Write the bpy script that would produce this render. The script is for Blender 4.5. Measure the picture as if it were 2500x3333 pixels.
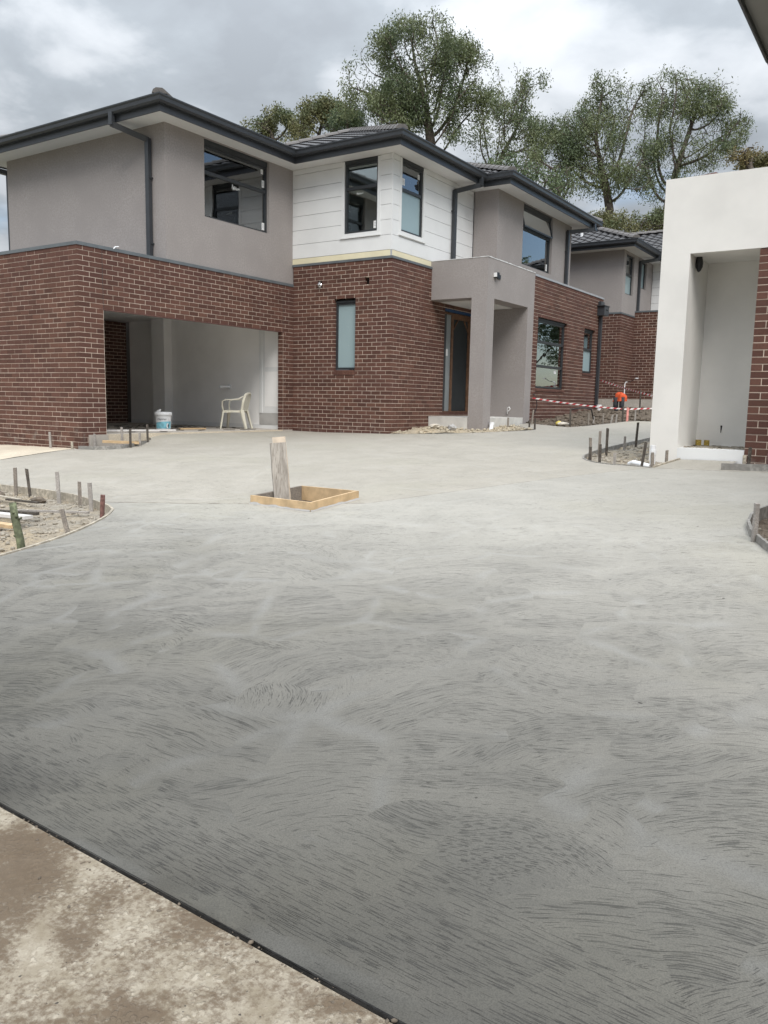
import bpy, bmesh, math, random
import numpy as np
from mathutils import Matrix, Vector, geometry, noise
random.seed(7); rng = np.random.default_rng(7)
for o in list(bpy.data.objects): bpy.data.objects.remove(o)
SC = bpy.context.scene; COL = SC.collection; R_ = math.radians

# ------------------------------------------------------------------ camera
YAW, PITCH, ROLL, FPX = R_(33.4663), R_(7.7325), R_(1.1039), 2631.115
CAMP = np.array([0., 0., 1.5])
F_ = np.array([-math.sin(YAW)*math.cos(PITCH), math.cos(YAW)*math.cos(PITCH), -math.sin(PITCH)])
Rv = np.array([math.cos(YAW), math.sin(YAW), 0.]); Uv = np.cross(Rv, F_)
_c, _s = math.cos(ROLL), math.sin(ROLL); Rv, Uv = _c*Rv+_s*Uv, -_s*Rv+_c*Uv
cd = bpy.data.cameras.new('camera'); cam = bpy.data.objects.new('camera', cd); COL.objects.link(cam)
cam.matrix_world = Matrix(((Rv[0], Uv[0], -F_[0], CAMP[0]), (Rv[1], Uv[1], -F_[1], CAMP[1]), (Rv[2], Uv[2], -F_[2], CAMP[2]), (0, 0, 0, 1)))
cd.sensor_fit = 'VERTICAL'; cd.sensor_height = 36.; cd.sensor_width = 27.; cd.lens = FPX/3333*36.
cd.clip_start = .05; cd.clip_end = 2000.
SC.camera = cam

# ------------------------------------------------------------------ node helper
class NT:
    def __init__(s, tree): s.t = tree; s.n = tree.nodes; s.l = tree.links
    def node(s, typ, **kw):
        n = s.n.new(typ)
        for k, v in kw.items():
            if k.startswith('_'): setattr(n, k[1:], v)
            else: s.set(n.inputs[k if not k.isdigit() else int(k)], v)
        return n
    def set(s, inp, v):
        if isinstance(v, bpy.types.NodeSocket): s.l.new(v, inp)
        elif isinstance(v, bpy.types.Node): s.l.new(v.outputs[0], inp)
        else:
            if isinstance(v, (tuple, list)) and len(v) == 3 and inp.type == 'RGBA': v = (*v, 1)
            inp.default_value = v
    def math(s, op, a, b=None, c=None, clamp=False):
        n = s.n.new('ShaderNodeMath'); n.operation = op; n.use_clamp = clamp
        s.set(n.inputs[0], a)
        if b is not None: s.set(n.inputs[1], b)
        if c is not None: s.set(n.inputs[2], c)
        return n.outputs[0]
    def vmath(s, op, a, b=None, sc=None):
        n = s.n.new('ShaderNodeVectorMath'); n.operation = op
        s.set(n.inputs[0], a)
        if b is not None: s.set(n.inputs[1], b)
        if sc is not None: s.set(n.inputs['Scale'], sc)
        return n.outputs['Value'] if op in ('LENGTH', 'DOT_PRODUCT', 'DISTANCE') else n.outputs[0]
    def ramp(s, v, lo, hi, a=0., b=1., smooth=True):
        n = s.n.new('ShaderNodeMapRange'); n.interpolation_type = 'SMOOTHSTEP' if smooth else 'LINEAR'
        s.set(n.inputs[0], v); s.set(n.inputs[1], lo); s.set(n.inputs[2], hi); s.set(n.inputs[3], a); s.set(n.inputs[4], b)
        return n.outputs[0]
    def mix(s, f, a, b, mode='MIX'):
        n = s.n.new('ShaderNodeMix'); n.data_type = 'RGBA'; n.blend_type = mode
        s.set(n.inputs[0], f); s.set(n.inputs[6], a); s.set(n.inputs[7], b); return n.outputs[2]
    def noise(s, vec, scale, detail=3., rough=.55, dim='3D', out=0, dist=0.):
        n = s.n.new('ShaderNodeTexNoise'); n.noise_dimensions = dim
        if vec is not None: s.set(n.inputs['Vector'], vec)
        s.set(n.inputs['Scale'], scale); s.set(n.inputs['Detail'], detail); s.set(n.inputs['Roughness'], rough); s.set(n.inputs['Distortion'], dist)
        return n.outputs[out]
    def pos(s): return s.n.new('ShaderNodeNewGeometry').outputs['Position']
    def bump(s, h, strength=.5, dist=.01):
        n = s.n.new('ShaderNodeBump'); s.set(n.inputs['Height'], h); n.inputs['Strength'].default_value = strength; n.inputs['Distance'].default_value = dist
        return n.outputs[0]

# ------------------------------------------------------------------ world, sun, exposure
SUN_EL, SUN_AZ = R_(48), R_(135)          # azimuth measured from +Y towards +X
W = bpy.data.worlds.new('World'); SC.world = W; W.use_nodes = True
w = NT(W.node_tree); w.n.clear()
sky = w.n.new('ShaderNodeTexSky'); sky.sky_type = 'NISHITA'; sky.sun_disc = False
sky.sun_elevation = SUN_EL; sky.sun_rotation = SUN_AZ; sky.air_density = 1.0; sky.dust_density = 1.0; sky.ozone_density = 1.0
tc = w.n.new('ShaderNodeTexCoord').outputs['Generated']
sx = w.n.new('ShaderNodeSeparateXYZ'); w.l.new(tc, sx.inputs[0])
zz = w.math('ADD', w.math('MAXIMUM', sx.outputs[2], 0.), .20)
px = w.math('DIVIDE', sx.outputs[0], zz); py = w.math('DIVIDE', sx.outputs[1], zz)
cv = w.n.new('ShaderNodeCombineXYZ'); w.l.new(px, cv.inputs[0]); w.l.new(py, cv.inputs[1])
cvec = w.vmath('ADD', cv.outputs[0], (3.1, 1.7, 0.4))
n1 = w.noise(cvec, 2.3, 9., .50, dist=.22)
n2 = w.noise(w.vmath('ADD', cvec, (7.3, 2.2, 1.)), 6.0, 8., .52, dist=.25)
shade = w.math('ADD', w.math('MULTIPLY', n1, .74), w.math('MULTIPLY', n2, .26))
cr = w.n.new('ShaderNodeValToRGB'); w.l.new(shade, cr.inputs[0])
el = cr.color_ramp.elements
el[0].position = .38; el[0].color = (4.2, 4.6, 5.1, 1)
el[1].position = .62; el[1].color = (8.4, 8.8, 9.3, 1)
e = el.new(.46); e.color = (4.9, 5.4, 5.95, 1)
e = el.new(.53); e.color = (6.9, 7.35, 7.9, 1)
n3 = w.noise(w.vmath('ADD', cvec, (1.3, 9.2, 4.)), .8, 5., .5)
brk = w.ramp(w.vmath('DOT_PRODUCT', tc, (.40, .90, .18)), .86, .99, 0., .30)    # the deck breaks up beyond the right of the frame, as the panes mirror it
cover = w.ramp(w.math('SUBTRACT', n3, brk), .30, .42)
# overcast luminance: the cloud deck is brighter overhead than near the horizon
cie = w.math('ADD', .37, w.math('MULTIPLY', w.math('POWER', w.math('MAXIMUM', sx.outputs[2], 0.), 1.7), 1.95))
deck = w.vmath('SCALE', cr.outputs[0], sc=cie)
skyc = w.mix(cover, sky.outputs[0], deck)
bg = w.node('ShaderNodeBackground', Color=skyc, Strength=.10)
wo = w.n.new('ShaderNodeOutputWorld'); w.l.new(bg.outputs[0], wo.inputs[0])

sd = bpy.data.lights.new('sun', 'SUN'); sun = bpy.data.objects.new('sun', sd); COL.objects.link(sun)
sd.energy = 1.5; sd.angle = R_(28); sd.color = (1., .96, .9)
sdir = Vector((math.sin(SUN_AZ)*math.cos(SUN_EL), math.cos(SUN_AZ)*math.cos(SUN_EL), math.sin(SUN_EL)))
sun.rotation_euler = sdir.to_track_quat('Z', 'Y').to_euler()
SC.view_settings.view_transform = 'Standard'; SC.view_settings.look = 'None'; SC.view_settings.exposure = .70; SC.view_settings.gamma = 1.
SC.view_settings.use_curve_mapping = False

# ------------------------------------------------------------------ ground height
VX = np.array([-30, -6, 1.26, 3, 5, 7, 8.9, 10.9, 14.55, 16.2, 18.7, 23.8, 30, 60, 120.])
VZ = np.array([-.1, -.1, 0.0, .17, .335, .48, .60, .68, .79, .87, 1.0, 1.34, 1.46, 2.0, 2.6])
_d = np.diff(VZ)/np.diff(VX); _m = np.zeros(len(VX))
_m[1:-1] = np.where(_d[1:]*_d[:-1] > 0, 2*_d[1:]*_d[:-1]/(_d[1:]+_d[:-1]+1e-12), 0); _m[-1] = _d[-1]
def gz(u, v):
    v = np.clip(np.asarray(v, float), VX[0], VX[-1]-1e-6); i = np.clip(np.searchsorted(VX, v, side='right')-1, 0, len(VX)-2)
    h = VX[i+1]-VX[i]; t = (v-VX[i])/h
    return (2*t**3-3*t**2+1)*VZ[i]+(t**3-2*t*t+t)*h*_m[i]+(-2*t**3+3*t*t)*VZ[i+1]+(t**3-t*t)*h*_m[i+1]+.017*(np.clip(u, -40, 15)+12)

# ------------------------------------------------------------------ materials
MATS = {}
def newmat(name):
    m = bpy.data.materials.new(name); m.use_nodes = True; t = NT(m.node_tree); t.n.clear()
    p = t.n.new('ShaderNodeBsdfPrincipled'); o = t.n.new('ShaderNodeOutputMaterial'); t.l.new(p.outputs[0], o.inputs[0])
    MATS[name] = m
    return m, t, p
def simple(name, col, rough=.6, var=.08, scale=6., bump=0., bscale=60., metal=0., spec=.5, fine=0., fscale=90.):
    m, t, p = newmat(name); P = t.pos()
    n = t.noise(P, scale, 4.)
    c = t.mix(t.ramp(n, .3, .7, 0, 1), tuple(x*(1-var) for x in col), tuple(min(1, x*(1+var)) for x in col))
    if fine: c = t.mix(t.ramp(t.noise(P, fscale, 2.), .35, .65), c, tuple(x*(1-fine) for x in col))
    t.set(p.inputs['Base Color'], c); p.inputs['Roughness'].default_value = rough; p.inputs['Metallic'].default_value = metal
    p.inputs['Specular IOR Level'].default_value = spec
    if bump: t.set(p.inputs['Normal'], t.bump(t.noise(P, bscale, 4., .6), bump, .004))
    return m
simple('stucco', (.330, .302, .290), .9, .075, 1.6, .45, 90., spec=.2, fine=.10, fscale=35.)
simple('stucco_white', (.73, .712, .675), .85, .05, 1.5, .2, 140., spec=.25)
simple('white_paint', (.74, .745, .74), .55, .03, 2.)
simple('cream_board', (.72, .66, .47), .7, .05, 3.)
simple('soffit', (.70, .695, .68), .7, .02, 1.)
simple('soffit_shade', (.27, .262, .245), .85, .06, 2.)  # darker soffit copy, eave shade painted into its colour
simple('plaster', (.85, .84, .825), .8, .05, 1.)
simple('charcoal_metal', (.040, .044, .050), .38, .08, 4., metal=.0, spec=.5)
simple('flashing', (.125, .140, .150), .4, .1, 5.)
simple('light_flashing', (.36, .37, .39), .4, .06, 5.)
simple('frame', (.035, .039, .043), .4, .1, 8.)
simple('tile', (.060, .058, .060), .55, .22, 3., .3, 200., fine=.2)
simple('ridge', (.17, .16, .155), .75, .12, 4., .3, 200., fine=.15)
simple('pine', (.56, .40, .23), .75, .16, 9., .3, 80.)
simple('old_timber', (.27, .235, .20), .85, .25, 14., .5, 90., fine=.3)
simple('grey_timber', (.36, .33, .30), .85, .22, 12., .5, 70., fine=.25)
simple('dark_stake', (.10, .085, .07), .9, .4, 25., .5, 90., fine=.4, fscale=40.)
simple('pvc', (.80, .81, .82), .35, .02, 3.)
simple('chair_plastic', (.66, .63, .52), .45, .05, 6.)
simple('red_timber', (.20, .10, .085), .8, .3, 30., fine=.4, fscale=40.)
simple('green_stake', (.15, .165, .095), .8, .45, 18., .4, 60., fine=.4, fscale=30.)
simple('orange_cloth', (.60, .09, .025), .8, .15, 20.)
simple('dark_cloth', (.03, .032, .036), .8, .2, 20.)
simple('black_plastic', (.015, .015, .016), .4, .1, 20.)
simple('steel', (.42, .43, .44), .35, .15, 12., metal=.8)
simple('foil', (.62, .62, .63), .25, .3, 40., metal=1.)
simple('copper', (.45, .22, .12), .4, .2, 20., metal=.6)
simple('tin', (.48, .34, .07), .5, .5, 60., fine=.4, fscale=70.)
simple('tape_red', (.48, .04, .05), .5, .05, 10.)
simple('tape_white', (.80, .78, .76), .5, .05, 10.)
simple('white_paper', (.80, .80, .79), .7, .03, 10.)
simple('grey_print', (.35, .36, .38), .7, .03, 10.)
simple('ink', (.03, .03, .04), .6, .1, 10.)
simple('aqua_print', (.22, .52, .62), .5, .2, 14.)
simple('blue_tape', (.012, .05, .13), .6, .1, 10.)
simple('door_timber', (.15, .078, .042), .6, .25, 10.)
simple('grey_panel', (.26, .285, .29), .3, .1, 3.)
simple('dark_void', (.012, .012, .012), .9, .1, 5.)
simple('fly_mesh', (.022, .026, .028), .7, .1, 5.)
simple('old_concrete', (.46, .42, .37), .85, .15, 2.5, .4, 60., fine=.15, fscale=30.)
simple('render_grey', (.40, .39, .375), .85, .12, 3., .3, 60.)
simple('sand', (.62, .54, .42), .95, .15, 2., .8, 30., fine=.2, fscale=60.)
simple('stone', (.36, .32, .26), .9, .35, 9., .4, 60., fine=.2, fscale=30.)
simple('sand_stone', (.46, .40, .30), .9, .3, 9., .4, 60., fine=.2, fscale=30.)
simple('clod', (.15, .12, .09), .95, .4, 9., .4, 60., fine=.3, fscale=30.)
simple('porch_concrete', (.58, .565, .53), .85, .12, 3., .3, 60.)
simple('carpet', (.22, .21, .20), .9, .1, 3.)
simple('bark', (.085, .068, .055), .95, .4, 5., .6, 20.)

def brick_mat():
    m, t, p = newmat('brick'); P = t.pos()
    g = t.n.new('ShaderNodeNewGeometry'); oi = t.n.new('ShaderNodeObjectInfo')
    r = t.math('FRACT', t.math('ADD', t.math('MULTIPLY', g.outputs['Random Per Island'], 7.13), t.math('MULTIPLY', oi.outputs['Random'], 5.77)))
    base = t.mix(r, (.084, .039, .028), (.158, .076, .054))
    base = t.mix(t.ramp(t.noise(P, .9, 2.), .35, .65), base, t.mix(.5, base, (.105, .048, .040)))
    base = t.mix(t.ramp(t.noise(P, 55., 4., .7), .35, .75, 0, .45), base, (.050, .025, .020))
    base = t.mix(t.ramp(t.noise(P, 170., 2.), .66, .78, 0, .35), base, (.25, .17, .13))
    # pale efflorescence and cement splashes low on the walls
    sp = t.n.new('ShaderNodeSeparateXYZ'); t.l.new(P, sp.inputs[0])
    low = t.ramp(sp.outputs[2], .65, 1.25, 1., 0.)
    spl = t.math('MULTIPLY', low, t.ramp(t.noise(P, 5., 5., .7), .52, .72, 0, .45))
    base = t.mix(spl, base, (.36, .33, .29))
    t.set(p.inputs['Base Color'], base); p.inputs['Roughness'].default_value = .8; p.inputs['Specular IOR Level'].default_value = .3
    t.set(p.inputs['Normal'], t.bump(t.noise(P, 140., 4., .7), .4, .003))
brick_mat()
def mortar_mat():
    m, t, p = newmat('mortar'); P = t.pos()
    c = t.mix(t.noise(P, 40., 4., .7), (.72, .60, .49), (.92, .79, .66))
    c = t.mix(t.ramp(t.noise(P, 1.3, 3.), .3, .7, 0, .35), c, (.42, .37, .32))
    t.set(p.inputs['Base Color'], c); p.inputs['Roughness'].default_value = .95
mortar_mat()

def driveway_mat():
    m, t, p = newmat('wet_concrete'); P = t.pos()
    sp = t.n.new('ShaderNodeSeparateXYZ'); t.l.new(P, sp.inputs[0]); X_, Y_ = sp.outputs[0], sp.outputs[1]
    c2 = t.n.new('ShaderNodeCombineXYZ'); t.l.new(X_, c2.inputs[0]); t.l.new(Y_, c2.inputs[1])
    flat = c2.outputs[0]
    def layer(scale, off, seed, warp):
        """one generation of trowel sweeps: every cell is a fan of arcs round its own offset centre"""
        wv = t.vmath('SUBTRACT', t.noise(t.vmath('ADD', flat, (seed, seed*.7, 0)), 1.6, 2., out=1), (.5, .5, .5))
        q = t.vmath('ADD', t.vmath('ADD', flat, (seed*3.1, -seed*1.7, 0)), t.vmath('SCALE', wv, sc=warp))
        q = t.vmath('MULTIPLY', q, (1, 1, 0))
        v = t.n.new('ShaderNodeTexVoronoi'); v.voronoi_dimensions = '2D'; v.feature = 'F1'
        t.set(v.inputs['Vector'], q); v.inputs['Scale'].default_value = scale; v.inputs['Randomness'].default_value = 1.
        rnd = t.vmath('MULTIPLY', t.vmath('SUBTRACT', v.outputs['Color'], (.5, .5, .5)), (.45, .35, 0))
        ctr = t.vmath('ADD', t.vmath('ADD', v.outputs['Position'], (off[0], off[1], 0)), rnd)
        d = t.vmath('SUBTRACT', q, ctr)
        ds = t.n.new('ShaderNodeSeparateXYZ'); t.l.new(d, ds.inputs[0])
        r = t.vmath('LENGTH', d); th = t.math('ARCTAN2', ds.outputs[1], ds.outputs[0])
        cs = t.n.new('ShaderNodeSeparateXYZ'); t.l.new(v.outputs['Color'], cs.inputs[0])
        def polar(kr, kt, kz):
            cc = t.n.new('ShaderNodeCombineXYZ'); t.set(cc.inputs[0], t.math('MULTIPLY', r, kr)); t.set(cc.inputs[1], t.math('MULTIPLY', th, kt)); t.set(cc.inputs[2], t.math('MULTIPLY', cs.outputs[kz], 37.))
            return cc.outputs[0]
        dash = t.noise(polar(300., 13., 0), 1., 1.5, .5)       # torn pits dragged along the sweep
        comb = t.noise(polar(150., 3.2, 1), 1., 2.5, .65)       # faint continuous comb lines
        band = t.noise(polar(7., .7, 2), 1., 2., .5)          # broad light and dark passes
        v2 = t.n.new('ShaderNodeTexVoronoi'); v2.voronoi_dimensions = '2D'; v2.feature = 'DISTANCE_TO_EDGE'
        t.set(v2.inputs['Vector'], q); v2.inputs['Scale'].default_value = scale; v2.inputs['Randomness'].default_value = 1.
        return dash, comb, band, v2.outputs['Distance']
    a = layer(1.25, (.52, -.82), 2.0, .22); b = layer(1.0, (.30, -1.0), 9.0, .22); c_ = layer(1.5, (-.50, .85), 5.0, .22)
    sel = t.ramp(t.noise(flat, 1.3, 2., dim='2D'), .475, .490); sel2 = t.ramp(t.noise(t.vmath('ADD', flat, (5, 8, 0)), 1.1, 2., dim='2D'), .555, .570)
    def lerp(f, x, y): return t.math('ADD', t.math('MULTIPLY', x, t.math('SUBTRACT', 1., f)), t.math('MULTIPLY', y, f))
    def sm(i): return lerp(sel2, lerp(sel, a[i], b[i]), c_[i])
    dash, comb, band, edge = sm(0), sm(1), sm(2), sm(3)
    # a last straight pass of the float beside the apron
    ce = t.n.new('ShaderNodeCombineXYZ'); t.set(ce.inputs[0], t.math('MULTIPLY', t.math('ADD', Y_, t.math('MULTIPLY', X_, .06)), 270.)); t.set(ce.inputs[1], t.math('MULTIPLY', X_, 11.))
    eb = t.ramp(t.math('ADD', Y_, t.math('MULTIPLY', t.math('SUBTRACT', t.noise(flat, 1.5, 2., dim='2D'), .5), .5)), 1.76, 1.70)
    dash = lerp(eb, dash, t.noise(ce.outputs[0], 1., 1.3, .5)); comb = lerp(eb, comb, .45); edge = lerp(eb, edge, t.ramp(Y_, 1.38, 1.50, 0., .3))
    near = t.ramp(Y_, 2.0, 7.0, 1., .35, False)
    dens = t.math('MULTIPLY', t.math('MULTIPLY', t.ramp(band, .30, .60, .40, 1.), t.ramp(edge, .01, .10, .1, 1.)), near)
    lo = t.math('SUBTRACT', .70, t.math('MULTIPLY', dens, .14))
    pit = t.ramp(dash, lo, t.math('ADD', lo, .055))
    ridge = t.math('MULTIPLY', t.ramp(edge, .075, .0), t.ramp(t.noise(flat, 2.3, 2., dim='2D'), .40, .60))
    grain = t.noise(P, 230., 3., .7); blot = t.noise(flat, 1.7, 5., .6, dim='2D', dist=.6)
    # two pours: the joint line runs from the left bed past the pit box to the white portico
    jy = t.math('ADD', t.math('ADD', t.ramp(X_, -6.85, -5.3, 5.22, 5.75, False), t.ramp(X_, -5.3, -4.3, 0, .47, False)), t.ramp(X_, -4.3, -2.64, 0., 3.46, False))
    jl = t.math('SUBTRACT', Y_, jy)
    far = t.ramp(t.math('ADD', jl, t.math('MULTIPLY', t.math('SUBTRACT', t.noise(flat, 9., 3., dim='2D'), .5), .06)), -.015, .015)
    new = t.mix(t.ramp(blot, .3, .7), (.398, .378, .332), (.443, .421, .372)); old = t.mix(t.ramp(blot, .3, .7), (.397, .366, .308), (.442, .408, .348))
    c = t.mix(far, new, old); fin = t.ramp(Y_, 3.2, 6.5, 1., .28, False)    # further back the float has closed the surface
    c = t.mix(t.ramp(t.noise(flat, .5, 3., dim='2D'), .52, .68, 0, .35), c, (.40, .375, .30))
    c = t.mix(t.math('MULTIPLY', t.ramp(band, .36, .66, 0, .30), fin), c, (.255, .247, .226))
    c = t.mix(t.math('MULTIPLY', t.math('MULTIPLY', t.ramp(comb, .38, .66), .20), fin), c, (.21, .204, .188))
    c = t.mix(t.math('MULTIPLY', t.math('MULTIPLY', ridge, .55), fin), c, (.48, .47, .44))
    c = t.mix(t.ramp(grain, .40, .66, 0, .50), c, (.19, .184, .168))
    # darker towards the apron: wetter cement plus light fall-off painted into the colour
    wet_shade = t.ramp(t.math('ADD', Y_, t.math('MULTIPLY', t.math('SUBTRACT', t.noise(flat, .8, 4., dim='2D'), .5), 1.0)), 1.0, 5.6, 1., 0., False)
    wet_shade = t.math('POWER', wet_shade, .95)
    c = t.mix(wet_shade, c, t.mix(1., c, (.178, .176, .168), 'MULTIPLY'))
    c = t.mix(t.math('MULTIPLY', pit, .54), c, (.030, .029, .027))  # pits painted dark: damp hollows and the shadow they hold
    c = t.mix(t.ramp(t.noise(P, 24., 1.), .80, .83), c, (.05, .045, .04))
    c = t.mix(t.math('MULTIPLY', t.ramp(t.math('ABSOLUTE', jl), .022, .008), t.ramp(t.noise(flat, 7., 3., dim='2D'), .36, .56, .1, .8)), c, (.13, .11, .085))
    t.set(p.inputs['Base Color'], c)
    t.set(p.inputs['Roughness'], t.math('ADD', t.ramp(blot, .3, .7, .55, .66), t.math('MULTIPLY', grain, .12))); p.inputs['Specular IOR Level'].default_value = .28
    h = t.math('SUBTRACT', t.math('ADD', t.math('MULTIPLY', ridge, .6), t.math('ADD', t.math('MULTIPLY', grain, .2), t.math('MULTIPLY', comb, .35))), pit)
    t.set(p.inputs['Normal'], t.bump(h, .7, .004))
driveway_mat()
def slab_mat():
    m, t, p = newmat('stained_slab'); P = t.pos()
    n = t.noise(P, 2.0, 6., .60, dist=.7); n2 = t.noise(P, 13., 6., .7); n3 = t.noise(P, 60., 4., .7); n4 = t.noise(t.vmath('ADD', P, (3, 1, 2)), 5.5, 5., .65, dist=.8)
    c = t.mix(t.ramp(n2, .32, .68), (.225, .188, .135), (.335, .295, .232))
    v = t.n.new('ShaderNodeTexVoronoi'); t.set(v.inputs['Vector'], t.vmath('ADD', P, t.vmath('SCALE', t.noise(P, 30., 2., out=1), sc=.03))); v.inputs['Scale'].default_value = 55.
    peb = t.math('MULTIPLY', t.ramp(v.outputs['Distance'], .50, .30), t.ramp(n4, .42, .58))
    c = t.mix(t.math('MULTIPLY', peb, .55), c, (.46, .41, .33))
    st = t.ramp(t.math('ADD', t.math('MULTIPLY', n, .70), t.math('MULTIPLY', n3, .30)), .435, .565)
    c = t.mix(t.math('MULTIPLY', st, .90), c, t.mix(n3, (.058, .038, .022), (.14, .10, .065)))
    c = t.mix(t.ramp(n4, .57, .66, 0, .40), c, (.14, .11, .075))
    c = t.mix(t.ramp(n3, .50, .64, 0, .28), c, (.15, .112, .075))
    c = t.mix(t.ramp(t.noise(P, 34., 2.), .72, .76, 0, .9), c, (.035, .03, .027))
    t.set(p.inputs['Base Color'], c); p.inputs['Roughness'].default_value = .8; p.inputs['Specular IOR Level'].default_value = .3
    t.set(p.inputs['Normal'], t.bump(t.math('ADD', t.math('ADD', n3, n2), peb), .6, .004))
slab_mat()
def dirt_mat(name, a, b, d):
    m, t, p = newmat(name); P = t.pos()
    n = t.noise(P, 2.2, 5., .6); n2 = t.noise(P, 22., 5., .7); n3 = t.noise(P, 75., 3., .7)
    c = t.mix(t.ramp(n, .35, .62), a, b)
    c = t.mix(t.ramp(n2, .42, .66, 0, .8), c, d)
    c = t.mix(t.ramp(n3, .58, .70, 0, .7), c, (.50, .46, .39))
    t.set(p.inputs['Base Color'], c); p.inputs['Roughness'].default_value = .95; p.inputs['Specular IOR Level'].default_value = .2
    t.set(p.inputs['Normal'], t.bump(t.math('ADD', n2, n3), .9, .012))
dirt_mat('dirt_pale', (.38, .31, .215), (.33, .30, .25), (.20, .17, .135))
dirt_mat('dirt_sand', (.50, .41, .28), (.42, .36, .27), (.27, .22, .16))
dirt_mat('dirt_dark', (.11, .085, .062), (.17, .135, .10), (.065, .05, .04))
dirt_mat('dirt_ground', (.17, .15, .10), (.12, .12, .07), (.10, .085, .06))

def glass_mat():
    m, t, p = newmat('glass'); t.n.remove(p)
    o = [n for n in t.n if n.type == 'OUTPUT_MATERIAL'][0]
    tr = t.node('ShaderNodeBsdfTransparent', Color=(.72, .80, .78)); gl = t.node('ShaderNodeBsdfGlossy', Color=(.95, .98, 1.), Roughness=.015)
    fr = t.node('ShaderNodeFresnel', IOR=1.52)
    P = t.pos(); t.set(gl.inputs['Normal'], t.bump(t.noise(P, 1.3, 2.), .12, .02))
    fac = t.math('ADD', t.math('MULTIPLY', fr.outputs[0], 2.0), .12, clamp=True)
    mx = t.n.new('ShaderNodeMixShader'); t.set(mx.inputs[0], fac); t.l.new(tr.outputs[0], mx.inputs[1]); t.l.new(gl.outputs[0], mx.inputs[2])
    t.l.new(mx.outputs[0], o.inputs[0])
glass_mat()
def frosted_mat():
    m, t, p = newmat('frosted_glass'); P = t.pos()
    c = t.mix(t.noise(P, 1.5, 2.), (.27, .365, .385), (.33, .42, .435))
    c = t.mix(t.ramp(t.noise(P, 30., 2.), .76, .78), c, (.7, .7, .7))
    t.set(p.inputs['Base Color'], c); p.inputs['Roughness'].default_value = .22; p.inputs['Specular IOR Level'].default_value = .6
frosted_mat()
def leaf_mat(name, a, b, d):
    m, t, p = newmat(name); P = t.pos()
    g = t.n.new('ShaderNodeNewGeometry')
    c = t.mix(g.outputs['Random Per Island'], a, b)
    c = t.mix(t.ramp(t.noise(P, .55, 2.), .40, .62), c, d)
    t.set(p.inputs['Base Color'], c); p.inputs['Roughness'].default_value = .55; p.inputs['Specular IOR Level'].default_value = .35
    o = [n for n in t.n if n.type == 'OUTPUT_MATERIAL'][0]
    tl = t.node('ShaderNodeBsdfTranslucent', Color=c); mx = t.n.new('ShaderNodeMixShader'); mx.inputs[0].default_value = .22
    t.l.new(p.outputs[0], mx.inputs[1]); t.l.new(tl.outputs[0], mx.inputs[2]); t.l.new(mx.outputs[0], o.inputs[0])
leaf_mat('leaf_grey', (.132, .160, .074), (.200, .224, .112), (.110, .144, .074))
leaf_mat('leaf_olive', (.155, .160, .072), (.225, .210, .100), (.120, .145, .072))
leaf_mat('leaf_ochre', (.200, .160, .070), (.260, .190, .085), (.150, .140, .062))
leaf_mat('leaf_green', (.090, .130, .062), (.155, .190, .090), (.080, .118, .065))

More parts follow.
